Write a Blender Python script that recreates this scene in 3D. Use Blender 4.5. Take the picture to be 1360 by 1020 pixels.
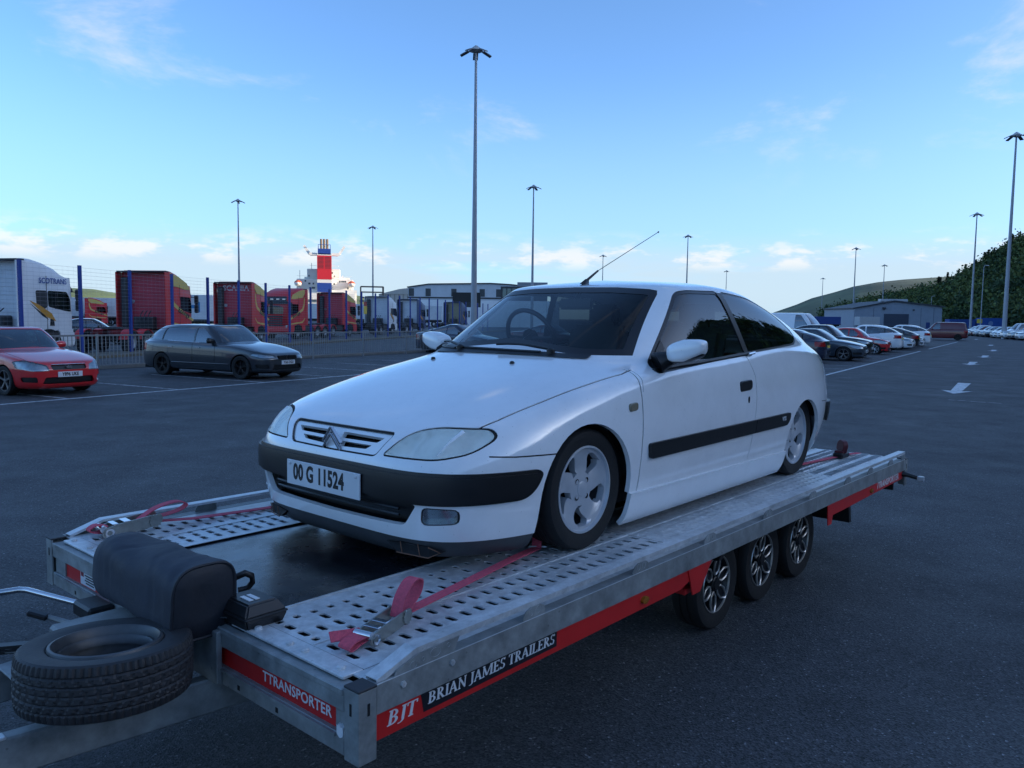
import bpy, bmesh, math, random
import numpy as np
from mathutils import Vector, Matrix
from mathutils.bvhtree import BVHTree
for o in list(bpy.data.objects): bpy.data.objects.remove(o)
scene = bpy.context.scene
col = scene.collection
R = math.radians
random.seed(7)

# ------------------------------------------------------------------ camera
CAM_H, PITCH, ROLL = 1.75, 0.0823, 0.0127
cd = bpy.data.cameras.new('camera'); cam = bpy.data.objects.new('camera', cd); col.objects.link(cam)
cd.sensor_width = 36.0; cd.lens = 1055.07 / 1360 * 36.0
cd.clip_start = 0.05; cd.clip_end = 12000
_F = Vector((0, math.cos(PITCH), -math.sin(PITCH))); _U0 = Vector((0, math.sin(PITCH), math.cos(PITCH))); _R0 = Vector((1, 0, 0))
_Rt = _R0 * math.cos(ROLL) + _U0 * math.sin(ROLL); _Up = _U0 * math.cos(ROLL) - _R0 * math.sin(ROLL)
mw = Matrix((( _Rt.x, _Up.x, -_F.x, 0), (_Rt.y, _Up.y, -_F.y, 0), (_Rt.z, _Up.z, -_F.z, CAM_H), (0, 0, 0, 1)))
cam.matrix_world = mw
scene.camera = cam

# ------------------------------------------------------------------ sky, sun, exposure
SUN_AZ, SUN_EL = R(98), R(11.0)          # azimuth clockwise from +Y, elevation
w = bpy.data.worlds.new('World'); scene.world = w; w.use_nodes = True
nt = w.node_tree; nt.nodes.clear()
def wn(t, **k):
    n = nt.nodes.new(t)
    for a, b in k.items(): setattr(n, a, b)
    return n
out = wn('ShaderNodeOutputWorld'); bg = wn('ShaderNodeBackground'); bg.inputs[1].default_value = 0.15
sky = wn('ShaderNodeTexSky', sky_type='NISHITA', sun_disc=False, sun_elevation=SUN_EL, sun_rotation=SUN_AZ)
sky.air_density = .60; sky.dust_density = 0.9; sky.ozone_density = 4.0
geo = wn('ShaderNodeNewGeometry')
sep = wn('ShaderNodeSeparateXYZ')
tc = wn('ShaderNodeTexCoord')
nt.links.new(tc.outputs['Generated'], sep.inputs[0])
def math_(op, a, b=None, c=None):
    n = wn('ShaderNodeMath', operation=op)
    for i, q in enumerate((a, b, c)):
        if q is None: continue
        if isinstance(q, (int, float)): n.inputs[i].default_value = q
        else: nt.links.new(q, n.inputs[i])
    return n.outputs[0]
def ramp(v, a, b, lo=0.0, hi=1.0, smooth=True):
    n = wn('ShaderNodeMapRange'); n.interpolation_type = 'SMOOTHSTEP' if smooth else 'LINEAR'
    nt.links.new(v, n.inputs[0])
    for i, q in enumerate((a, b, lo, hi)): n.inputs[i + 1].default_value = q
    return n.outputs[0]
elev = sep.outputs[2]
def cloud_noise(sx, sy, sz, scale, detail, rough, off, dist=0.0, turn=0.0):
    vr = wn('ShaderNodeVectorRotate', rotation_type='Z_AXIS'); vr.inputs['Angle'].default_value = R(turn); nt.links.new(tc.outputs['Generated'], vr.inputs['Vector'])
    m = wn('ShaderNodeMapping'); nt.links.new(vr.outputs[0], m.inputs[0])
    m.inputs['Location'].default_value = off; m.inputs['Scale'].default_value = (sx, sy, sz)
    n = wn('ShaderNodeTexNoise'); nt.links.new(m.outputs[0], n.inputs[0])
    n.inputs['Scale'].default_value = scale; n.inputs['Detail'].default_value = detail
    n.inputs['Roughness'].default_value = rough; n.inputs['Distortion'].default_value = dist
    return n.outputs[0]
# flat clouds low over the horizon all round, small bright heads on top of them
lowband = cloud_noise(1, 1, 5.5, 3.2, 5, .58, (.3, 1.1, 0), .2)
lowmask = math_('MULTIPLY', ramp(lowband, .30, .52), math_('MULTIPLY', ramp(elev, -.01, .025), ramp(elev, .11, .06)))
heads = cloud_noise(1, 1, 3.0, 15.0, 4, .62, (3.1, .4, 0))
headmask = math_('MULTIPLY', ramp(heads, .46, .62), math_('MULTIPLY', ramp(elev, .055, .072), ramp(elev, .112, .078)))
# thin high streaks
WOFF = 7.4
wis = cloud_noise(1.6, 1.0, 3.4, 1.9, 7, .62, (WOFF, 2.2, .7), .55, -19)
wismask = math_('MULTIPLY', ramp(wis, .55, .78), math_('MULTIPLY', ramp(elev, .13, .24), .72))
def mixc(fac, a, b):
    n = wn('ShaderNodeMix', data_type='RGBA'); nt.links.new(fac, n.inputs[0])
    for i, q in ((6, a), (7, b)):
        if isinstance(q, tuple): n.inputs[i].default_value = q
        else: nt.links.new(q, n.inputs[i])
    return n.outputs[2]
tint = wn('ShaderNodeMix', data_type='RGBA', blend_type='MULTIPLY'); tint.inputs[0].default_value = 1.0; nt.links.new(sky.outputs[0], tint.inputs[6]); tint.inputs[7].default_value = (.99, .955, .875, 1)
veil = mixc(math_('MULTIPLY', ramp(elev, .30, .06), .55), tint.outputs[2], (.95, 1.45, 2.0, 1))      # thin summer haze towards the horizon
c1 = mixc(math_('MULTIPLY', lowmask, .85), veil, (1.32, 1.65, 1.9, 1))
c2 = mixc(math_('MULTIPLY', headmask, .62), c1, (2.25, 2.15, 2.05, 1))
c3 = mixc(wismask, c2, (2.0, 1.95, 1.95, 1))
nt.links.new(c3, bg.inputs[0]); nt.links.new(bg.outputs[0], out.inputs[0])
sl = bpy.data.lights.new('sun', 'SUN'); sl.energy = 2.0; sl.angle = R(.5); sl.color = (1.0, .86, .68)
sun = bpy.data.objects.new('sun', sl); col.objects.link(sun)
sdir = Vector((math.sin(SUN_AZ) * math.cos(SUN_EL), math.cos(SUN_AZ) * math.cos(SUN_EL), math.sin(SUN_EL)))
sun.rotation_euler = (-sdir).to_track_quat('-Z', 'Y').to_euler(); sun.location = sdir * 300 + Vector((0, 0, 60))
vs = scene.view_settings; vs.view_transform = 'Standard'; vs.look = 'None'; vs.gamma = 1; vs.exposure = 1.68; vs.use_curve_mapping = False
scene.render.resolution_x = 1024; scene.render.resolution_y = 768

# ------------------------------------------------------------------ materials
MATS = {}
def mat(name, c, rough=.5, metal=0.0, var=.12, vscale=6.0, bump=0.0, bscale=40.0, coat=0.0, spec=.5, rvar=.1, aniso=None, detail=4):
    if name in MATS: return MATS[name]
    m = bpy.data.materials.new(name); m.use_nodes = True
    t = m.node_tree; b = t.nodes['Principled BSDF']
    b.inputs['Roughness'].default_value = rough; b.inputs['Metallic'].default_value = metal
    b.inputs['Specular IOR Level'].default_value = spec
    b.inputs['Coat Weight'].default_value = coat; b.inputs['Coat Roughness'].default_value = .03
    tcn = t.nodes.new('ShaderNodeTexCoord'); mp = t.nodes.new('ShaderNodeMapping')
    t.links.new(tcn.outputs['Object'], mp.inputs[0])
    if aniso: mp.inputs['Scale'].default_value = aniso
    n = t.nodes.new('ShaderNodeTexNoise'); n.inputs['Scale'].default_value = vscale; n.inputs['Detail'].default_value = detail
    n.inputs['Roughness'].default_value = .65
    t.links.new(mp.outputs[0], n.inputs[0])
    mr = t.nodes.new('ShaderNodeMapRange'); t.links.new(n.outputs[0], mr.inputs[0])
    mr.inputs[1].default_value = .25; mr.inputs[2].default_value = .75; mr.inputs[3].default_value = 1 - var; mr.inputs[4].default_value = 1 + var
    mx = t.nodes.new('ShaderNodeVectorMath'); mx.operation = 'SCALE'; mx.inputs[0].default_value = c[:3]
    t.links.new(mr.outputs[0], mx.inputs['Scale']); t.links.new(mx.outputs[0], b.inputs['Base Color'])
    if rvar:
        r2 = t.nodes.new('ShaderNodeMapRange'); t.links.new(n.outputs[0], r2.inputs[0])
        r2.inputs[1].default_value = .25; r2.inputs[2].default_value = .75
        r2.inputs[3].default_value = max(.01, rough * (1 - rvar)); r2.inputs[4].default_value = min(1, rough * (1 + rvar))
        t.links.new(r2.outputs[0], b.inputs['Roughness'])
    if bump:
        n2 = t.nodes.new('ShaderNodeTexNoise'); n2.inputs['Scale'].default_value = bscale; n2.inputs['Detail'].default_value = 5
        t.links.new(mp.outputs[0], n2.inputs[0])
        bp = t.nodes.new('ShaderNodeBump'); bp.inputs['Strength'].default_value = bump; bp.inputs['Distance'].default_value = .01
        t.links.new(n2.outputs[0], bp.inputs['Height']); t.links.new(bp.outputs[0], b.inputs['Normal'])
    MATS[name] = m
    return m
def glass_mat(name, tint, rough=.0, ior=1.45, trans=.6):
    """car glass: a tinted see-through pane with a mirror-like surface"""
    if name in MATS: return MATS[name]
    m = bpy.data.materials.new(name); m.use_nodes = True; t = m.node_tree; t.nodes.clear()
    o = t.nodes.new('ShaderNodeOutputMaterial'); mx = t.nodes.new('ShaderNodeMixShader')
    lw = t.nodes.new('ShaderNodeLayerWeight'); lw.inputs['Blend'].default_value = .5; f0 = ((ior - 1) / (ior + 1)) ** 2
    pw = t.nodes.new('ShaderNodeMath'); pw.operation = 'POWER'; pw.inputs[1].default_value = 5.0; t.links.new(lw.outputs['Facing'], pw.inputs[0])
    fr = t.nodes.new('ShaderNodeMath'); fr.operation = 'MULTIPLY_ADD'; fr.inputs[1].default_value = 1 - f0; fr.inputs[2].default_value = f0; t.links.new(pw.outputs[0], fr.inputs[0])
    tr = t.nodes.new('ShaderNodeBsdfTransparent'); tr.inputs[0].default_value = tuple(q * trans for q in tint) + (1,)
    g = t.nodes.new('ShaderNodeBsdfGlossy'); g.inputs['Roughness'].default_value = rough; g.inputs[0].default_value = (.95, .97, 1, 1)
    n = t.nodes.new('ShaderNodeTexNoise'); n.inputs['Scale'].default_value = 1.3
    bp = t.nodes.new('ShaderNodeBump'); bp.inputs['Strength'].default_value = .03; bp.inputs['Distance'].default_value = .02
    t.links.new(n.outputs[0], bp.inputs['Height']); t.links.new(bp.outputs[0], g.inputs['Normal'])
    t.links.new(fr.outputs[0], mx.inputs[0]); t.links.new(tr.outputs[0], mx.inputs[1]); t.links.new(g.outputs[0], mx.inputs[2])
    t.links.new(mx.outputs[0], o.inputs[0])
    MATS[name] = m
    return m
def paint(name, c, rough=.28, coat=1.0, metal=0.0, var=.04):
    return mat(name, c, rough, metal, var, 3.0, 0, 1, coat, .5, 0)
WHITE = paint('white_paint', (.85, .86, .87), .14)
def grime(m, film=.93, speck=.72, sc=5.5, vsc=34):
    # thin road film and small specks of dirt of their own shape
    t = m.node_tree; b = t.nodes['Principled BSDF']; src = b.inputs['Base Color'].links[0].from_socket
    tcn = t.nodes.new('ShaderNodeTexCoord'); n = t.nodes.new('ShaderNodeTexNoise'); n.inputs['Scale'].default_value = sc; n.inputs['Detail'].default_value = 9; n.inputs['Roughness'].default_value = .72
    v = t.nodes.new('ShaderNodeTexVoronoi'); v.inputs['Scale'].default_value = vsc
    for q in (n, v): t.links.new(tcn.outputs['Object'], q.inputs[0])
    r = t.nodes.new('ShaderNodeMapRange'); t.links.new(n.outputs[0], r.inputs[0]); r.inputs[1].default_value = .45; r.inputs[2].default_value = .75; r.inputs[3].default_value = 1.0; r.inputs[4].default_value = film
    sc_ = t.nodes.new('ShaderNodeMapRange'); t.links.new(v.outputs['Distance'], sc_.inputs[0]); sc_.inputs[1].default_value = .05; sc_.inputs[2].default_value = .09; sc_.inputs[3].default_value = speck; sc_.inputs[4].default_value = 1.0
    mu = t.nodes.new('ShaderNodeMath'); mu.operation = 'MULTIPLY'; t.links.new(r.outputs[0], mu.inputs[0]); t.links.new(sc_.outputs[0], mu.inputs[1])
    s = t.nodes.new('ShaderNodeVectorMath'); s.operation = 'SCALE'; t.links.new(src, s.inputs[0]); t.links.new(mu.outputs[0], s.inputs['Scale']); t.links.new(s.outputs[0], b.inputs['Base Color'])
    return m
grime(WHITE)
BLACKPL = mat('black_plastic', (.008, .0085, .010), .42, 0, .25, 9, .05, 300)
RUBBER = mat('tyre_rubber', (.0075, .0075, .008), .72, 0, .3, 20, .15, 120)
DARK = mat('dark_cavity', (.006, .006, .007), .8, 0, .1)
GALV = mat('galvanised_steel', (.62, .64, .65), .42, .35, .24, 26, .06, 60, rvar=.3)
GALVD = mat('weathered_galvanised', (.27, .29, .29), .55, .30, .40, 11, .10, 45, rvar=.3)
grime(GALV, .62, .70, 4.0, 22); grime(GALVD, .60, .65, 3.0, 18)
CHROME = mat('bright_metal', (.62, .63, .65), .18, 1.0, .06)
ALLOY = mat('silver_alloy', (.50, .52, .55), .36, .30, .10, 8)
ALLOYD = mat('machined_edge', (.50, .49, .47), .35, .8, .1, 8)
REDST = mat('red_side_panel', (.55, .016, .016), .38, 0, .12, 5, .02, 30)
STRAP = mat('red_webbing', (.60, .085, .135), .8, 0, .22, 90, .5, 260)
BLUEP = mat('blue_powder_coat', (.014, .045, .26), .45, 0, .1)
GLASS = glass_mat('windscreen_glass', (.82, .94, .97), 0, 1.45, .72)
GLASSD = glass_mat('tinted_glass', (.30, .36, .38), 0, 1.75, .30)
GLASSDOOR = glass_mat('door_glass', (.80, .90, .92), 0, 1.75, .62)
GLASSB = glass_mat('parked_car_glass', (.45, .55, .58), 0.01, 2.5, .45)
def frosted(name, c, alpha):
    m = mat(name, c, .18, 0, .12, 14, coat=1.0); m.node_tree.nodes['Principled BSDF'].inputs['Alpha'].default_value = alpha
    return m
FROST = frosted('frosted_lens', (.78, .82, .74), .42)
LENS = glass_mat('lamp_lens', (.85, .9, .92), .02, 1.5, .9)
PLATE = mat('number_plate_white', (.66, .68, .70), .4, 0, .05)
PLATEY = mat('number_plate_yellow', (.62, .45, .06), .4, 0, .05)
INK = mat('plate_lettering', (.01, .01, .012), .5, 0, .05)
WHITEINK = mat('white_lettering', (.66, .67, .68), .5, 0, .08, 30)

# ------------------------------------------------------------------ mesh helpers
def tag(o, label=None, cat=None, group=None, kind=None):
    if label: o['label'] = label
    if cat: o['category'] = cat
    if group: o['group'] = group
    if kind: o['kind'] = kind
    return o
def empty(name, loc=(0, 0, 0), rz=0.0, label=None, cat=None, group=None):
    o = bpy.data.objects.new(name, None); col.objects.link(o); o.empty_display_size = .2
    o.location = loc; o.rotation_euler = (0, 0, rz)
    return tag(o, label, cat, group)
def children(o): return [c for c in bpy.data.objects if c.parent == o]
def copy_tree(o, parent=None, kids=None):
    kids = kids if kids is not None else kidmap()
    c = o.copy(); col.objects.link(c); c.parent = parent
    for ch in kids.get(o.name, []): copy_tree(ch, c, kids)
    return c
def kidmap():
    k = {}
    for q in bpy.data.objects:
        if q.parent: k.setdefault(q.parent.name, []).append(q)
    return k
class MB:
    def __init__(s): s.v = []; s.f = []
    def add(s, vs, fs):
        n = len(s.v); s.v += [tuple(q) for q in vs]; s.f += [tuple(i + n for i in q) for q in fs]; return s
    def box(s, x0, x1, y0, y1, z0, z1):
        return s.add([(x0, y0, z0), (x1, y0, z0), (x1, y1, z0), (x0, y1, z0), (x0, y0, z1), (x1, y0, z1), (x1, y1, z1), (x0, y1, z1)],
                     [(0, 3, 2, 1), (4, 5, 6, 7), (0, 1, 5, 4), (1, 2, 6, 5), (2, 3, 7, 6), (3, 0, 4, 7)])
    def beam(s, a, b, wx, wz, up=(0, 0, 1)):
        """rectangular bar from a to b"""
        a, b = Vector(a), Vector(b); d = (b - a).normalized(); up = Vector(up)
        if abs(d.dot(up)) > .98: up = Vector((1, 0, 0))
        l = up.cross(d).normalized() * wx / 2; u = d.cross(l).normalized() * wz / 2
        vs = [p + sl_ * l + su * u for p in (a, b) for sl_, su in ((-1, -1), (1, -1), (1, 1), (-1, 1))]
        return s.add(vs, [(0, 3, 2, 1), (4, 5, 6, 7), (0, 1, 5, 4), (1, 2, 6, 5), (2, 3, 7, 6), (3, 0, 4, 7)])
    def prism(s, poly, lo, hi, axis='y'):
        """extrude a 2D outline; axis y: (x,z), axis x: (y,z), axis z: (x,y)"""
        f = {'y': lambda p, t: (p[0], t, p[1]), 'x': lambda p, t: (t, p[0], p[1]), 'z': lambda p, t: (p[0], p[1], t)}[axis]
        n = len(poly)
        vs = [f(p, lo) for p in poly] + [f(p, hi) for p in poly]
        return s.add(vs, [tuple(range(n))[::-1], tuple(range(n, 2 * n))] + [(i, (i + 1) % n, n + (i + 1) % n, n + i) for i in range(n)])
    def tube(s, pts, r, n=8, cap=True, rs=None):
        pts = [Vector(p) for p in pts]; m = len(pts); rs = rs or [r] * m
        vs = []; fs = []; prev = None
        for i, p in enumerate(pts):
            d = (pts[min(i + 1, m - 1)] - pts[max(i - 1, 0)]).normalized()
            if prev is None:
                up = Vector((0, 0, 1)) if abs(d.z) < .9 else Vector((1, 0, 0)); a = d.cross(up).normalized()
            else: a = (prev - d * prev.dot(d)).normalized()
            prev = a; b = d.cross(a)
            for k in range(n):
                t = 2 * math.pi * k / n; vs.append(p + (a * math.cos(t) + b * math.sin(t)) * rs[i])
        for i in range(m - 1):
            for k in range(n):
                fs.append((i * n + k, i * n + (k + 1) % n, (i + 1) * n + (k + 1) % n, (i + 1) * n + k))
        if cap: fs += [tuple(range(n))[::-1], tuple(range((m - 1) * n, m * n))]
        return s.add(vs, fs)
    def lathe(s, prof, n=32, axis='y', c=(0, 0, 0), a0=0.0, closed=False):
        """profile of (radius, along-axis)"""
        m = len(prof); vs = []; fs = []
        for k in range(n):
            t = 2 * math.pi * k / n + a0; co, si = math.cos(t), math.sin(t)
            for r, h in prof:
                q = {'y': (r * co, h, r * si), 'z': (r * co, r * si, h), 'x': (h, r * co, r * si)}[axis]
                vs.append((q[0] + c[0], q[1] + c[1], q[2] + c[2]))
        mm = m if closed else m - 1
        for k in range(n):
            for i in range(mm):
                a = k * m + i; b = k * m + (i + 1) % m; k2 = ((k + 1) % n) * m
                fs.append((a, b, k2 + (i + 1) % m, k2 + i))
        return s.add(vs, fs)
    def loft(s, rings, closed=True, cap=True):
        n = len(rings[0]); vs = [p for r_ in rings for p in r_]; fs = []
        for i in range(len(rings) - 1):
            for k in range(n if closed else n - 1):
                fs.append((i * n + k, i * n + (k + 1) % n, (i + 1) * n + (k + 1) % n, (i + 1) * n + k))
        if cap and closed: fs += [tuple(range(n))[::-1], tuple(range((len(rings) - 1) * n, len(rings) * n))]
        return s.add(vs, fs)
    def mesh(s, name, bevel=0.0, bseg=1, smooth=None, fix=True):
        me = bpy.data.meshes.new(name); me.from_pydata([tuple(q) for q in s.v], [], s.f)
        if bevel or fix:
            bm = bmesh.new(); bm.from_mesh(me)
            if fix: bmesh.ops.recalc_face_normals(bm, faces=bm.faces)
            if bevel:
                ed = [e for e in bm.edges if len(e.link_faces) == 2 and e.calc_face_angle(0) > .5]
                bmesh.ops.bevel(bm, geom=ed, offset=bevel, segments=bseg, affect='EDGES', clamp_overlap=True)
            bm.to_mesh(me); bm.free()
        if smooth:
            me.shade_smooth(); me.set_sharp_from_angle(angle=R(smooth))
        return me
    def build(s, name, m, parent=None, bevel=0.0, bseg=1, smooth=None, fix=True, loc=None):
        me = s.mesh(name, bevel, bseg, smooth, fix)
        if m is not None: me.materials.append(m)
        return link(name, me, parent, loc)
def link(name, me, parent=None, loc=None):
    o = bpy.data.objects.new(name, me); col.objects.link(o)
    if parent is not None: o.parent = parent
    if loc is not None: o.location = loc
    return o
def rounded(poly, r, n=4):
    """round the corners of a convex 2D outline"""
    out_ = []; m = len(poly)
    for i in range(m):
        p = Vector(poly[i]); a = Vector(poly[i - 1]); b = Vector(poly[(i + 1) % m])
        rr = r if not isinstance(r, (list, tuple)) else r[i]
        da = (a - p); db = (b - p); k = min(rr, da.length * .48, db.length * .48)
        if k < 1e-5: out_.append(tuple(p)); continue
        p0 = p + da.normalized() * k; p1 = p + db.normalized() * k
        for j in range(n + 1):
            t = j / n; q = p0 * (1 - t) ** 2 + p * 2 * t * (1 - t) + p1 * t * t; out_.append(tuple(q))
    return out_
def text_mesh(s, size, bold=0.0, width=1.0, depth=.0005, align='CENTER'):
    cu = bpy.data.curves.new('lettering', 'FONT'); cu.body = s; cu.size = size; cu.offset = bold; cu.extrude = depth
    cu.align_x = align; cu.align_y = 'CENTER'; cu.resolution_u = 3; cu.space_character = 1.05
    ob = bpy.data.objects.new('lettering', cu); col.objects.link(ob)
    dg = bpy.context.evaluated_depsgraph_get(); me = bpy.data.meshes.new_from_object(ob.evaluated_get(dg))
    bpy.data.objects.remove(ob); bpy.data.curves.remove(cu)
    if width != 1: me.transform(Matrix.Diagonal((width, 1, 1, 1)))
    return me
def text_part(name, s, size, m, parent, origin, ex, ey, bold=0.0, width=1.0, depth=.0005, align='CENTER'):
    """flat lettering: ex is the reading direction, ey is up"""
    me = text_mesh(s, size, bold, width, depth, align); ex = Vector(ex).normalized(); ey = Vector(ey).normalized(); ez = ex.cross(ey).normalized()
    ey = ez.cross(ex)
    M = Matrix(((ex.x, ey.x, ez.x, origin[0]), (ex.y, ey.y, ez.y, origin[1]), (ex.z, ey.z, ez.z, origin[2]), (0, 0, 0, 1)))
    me.transform(M); me.materials.clear(); me.materials.append(m); me.name = name
    return link(name, me, parent)
def pchip(xs, ys, q):
    """monotone cubic through (xs, ys): ys may be an array with trailing axes"""
    xs = np.asarray(xs, float); ys = np.asarray(ys, float); q = np.asarray(q, float)
    if len(xs) == 1: return np.repeat(ys, len(q), 0)
    hh = np.diff(xs).reshape((-1,) + (1,) * (ys.ndim - 1)); dl = np.diff(ys, axis=0) / hh
    m = np.zeros_like(ys)
    if len(xs) > 2:
        w1 = 2 * hh[1:] + hh[:-1]; w2 = hh[1:] + 2 * hh[:-1]
        with np.errstate(all='ignore'):
            mm = (w1 + w2) / (w1 / dl[:-1] + w2 / dl[1:])
        mm = np.where(dl[:-1] * dl[1:] > 0, mm, 0); m[1:-1] = np.nan_to_num(mm)
    m[0] = dl[0]; m[-1] = dl[-1]
    i = np.clip(np.searchsorted(xs, q, 'right') - 1, 0, len(xs) - 2)
    sh = (-1,) + (1,) * (ys.ndim - 1)
    t = ((q - xs[i]) / (xs[i + 1] - xs[i])).reshape(sh); t = np.clip(t, 0, 1); H = (xs[i + 1] - xs[i]).reshape(sh)
    return ((1 + 2 * t) * (1 - t) ** 2 * ys[i] + t * (1 - t) ** 2 * H * m[i] + t * t * (3 - 2 * t) * ys[i + 1] + t * t * (t - 1) * H * m[i + 1])
# ------------------------------------------------------------------ car shells: stacked plan contours, cut along the real panel outlines
def half_shell(levels, xm, ncol=120, nsub=6, relax=6):
    """levels: (x_front, x_rear, half_width, n_front, n_rear, [(x,z)...]); returns a bmesh of the half with y >= 0"""
    th = np.linspace(0, math.pi, 4000); n_ = 3.2
    px = np.sign(np.cos(th)) * np.abs(np.cos(th)) ** (2 / n_) * 2.1; py = np.abs(np.sin(th)) ** (2 / n_) * .85
    s_ = np.concatenate([[0], np.cumsum(np.hypot(np.diff(px), np.diff(py)))]); ang = np.interp(np.linspace(0, s_[-1], ncol + 1), s_, th)
    L = []
    for xf, xr, b, nf, nr, zk in levels:
        c = np.cos(ang); s = np.clip(np.sin(ang), 0, 1); s[0] = s[-1] = 0
        n = np.where(c >= 0, nf, nr); a = np.where(c >= 0, xm - xf, xr - xm)
        x = xm - np.sign(c) * a * np.abs(c) ** (2 / n); y = b * s ** (2 / n)
        zk = sorted(zk); z = pchip([q[0] for q in zk], [q[1] for q in zk], np.clip(x, zk[0][0], zk[-1][0]))
        L.append(np.stack([x, y, z], -1))
    L = np.array(L); K = len(L)
    q = np.linspace(0, K - 1, (K - 1) * nsub + 1)
    G = pchip(np.arange(K), L, q)
    for _ in range(relax):                      # even out the curvature between the contours
        G[1:-1] = .5 * G[1:-1] + .25 * (G[:-2] + G[2:])
    bm = bmesh.new(); vv = [[bm.verts.new(p) for p in row] for row in G]
    for i in range(len(vv) - 1):
        for j in range(ncol):
            try: bm.faces.new((vv[i][j], vv[i][j + 1], vv[i + 1][j + 1], vv[i + 1][j]))
            except ValueError: pass
    bmesh.ops.remove_doubles(bm, verts=bm.verts, dist=.0004)
    bmesh.ops.dissolve_degenerate(bm, edges=bm.edges, dist=.0002)
    bmesh.ops.recalc_face_normals(bm, faces=bm.faces)
    # outward normals: the most lateral face must point to +y
    f = max(bm.faces, key=lambda q_: q_.calc_center_median().y)
    if f.normal.y < 0: bmesh.ops.reverse_faces(bm, faces=bm.faces)
    bm.normal_update()
    return bm
def cut(bm, poly, proj, pred, reg, frm=(0,), inset=0.0):
    """split the faces inside a convex outline off into region reg. proj 'xz','yz','xy'"""
    lay = bm.faces.layers.int['reg']
    ax = {'xz': (0, 2), 'yz': (1, 2), 'xy': (0, 1)}[proj]
    P = [Vector((p[0], p[1])) for p in poly]
    ar = sum(P[i].cross(P[(i + 1) % len(P)]) for i in range(len(P)))
    if ar < 0: P.reverse()
    lo = [min(p[i] for p in P) + min(0, inset) for i in (0, 1)]; hi = [max(p[i] for p in P) - min(0, inset) for i in (0, 1)]
    S = []
    for f in bm.faces:
        if f[lay] not in frm: continue
        cs = [(v.co[ax[0]], v.co[ax[1]]) for v in f.verts]
        if max(c[0] for c in cs) < lo[0] or min(c[0] for c in cs) > hi[0] or max(c[1] for c in cs) < lo[1] or min(c[1] for c in cs) > hi[1]: continue
        if pred(f.calc_center_median(), f.normal): S.append(f)
    tmp = bm.faces.layers.int['tmp']
    for f in bm.faces: f[tmp] = 0
    for f in S: f[tmp] = 1
    for i in range(len(P)):
        a, b = P[i], P[(i + 1) % len(P)]; d = b - a
        if d.length < 1e-6: continue
        n2 = Vector((-d.y, d.x)).normalized()           # inward
        a = a + n2 * inset
        co = [0, 0, 0]; no = [0, 0, 0]; co[ax[0]], co[ax[1]] = a; no[ax[0]], no[ax[1]] = n2
        g = set(S)
        for f in S: g.update(f.edges); g.update(f.verts)
        r = bmesh.ops.bisect_plane(bm, geom=list(g), dist=1e-6, plane_co=co, plane_no=no)
        cand = set(S) | {q for q in r['geom'] if isinstance(q, bmesh.types.BMFace)}
        cand |= {f for e in r['geom_cut'] if isinstance(e, bmesh.types.BMEdge) for f in e.link_faces}
        S = []
        for f in cand:
            if not f.is_valid or f[tmp] != 1: continue
            c = f.calc_center_median(); dd = (c[ax[0]] - a.x) * n2.x + (c[ax[1]] - a.y) * n2.y
            if dd > 0: S.append(f)
            else: f[tmp] = 0
        if not S: return
    for f in S: f[lay] = reg
def offset_poly(poly, d):
    P = [Vector((p[0], p[1])) for p in poly]; ar = sum(P[i].cross(P[(i + 1) % len(P)]) for i in range(len(P)))
    if ar < 0: P.reverse()
    Q = []
    for p in P:
        if not Q or (p - Q[-1]).length > 1e-4: Q.append(p)
    if (Q[0] - Q[-1]).length < 1e-4: Q.pop()
    P = Q; out_ = []; n = len(P)
    for i in range(n):
        a, p, b = P[i - 1], P[i], P[(i + 1) % n]
        n1 = Vector(((p - a).y, -(p - a).x)).normalized(); n2 = Vector(((b - p).y, -(b - p).x)).normalized()
        k = 1 + n1.dot(n2)
        out_.append(tuple(p + (n1 + n2) * d / max(k, .35)))
    return out_
def cut_line(bm, pts, wd, proj, pred, reg, frm=(0,)):
    for a, b in zip(pts, pts[1:]):
        a, b = Vector(a), Vector(b); d = (b - a).normalized(); n = Vector((-d.y, d.x)) * wd / 2; e = d * wd * .3
        cut(bm, [a - n - e, b - n + e, b + n + e, a + n - e], proj, pred, reg, frm)
def start_regions(bm):
    bm.faces.layers.int.new('reg'); bm.faces.layers.int.new('tmp')
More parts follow.
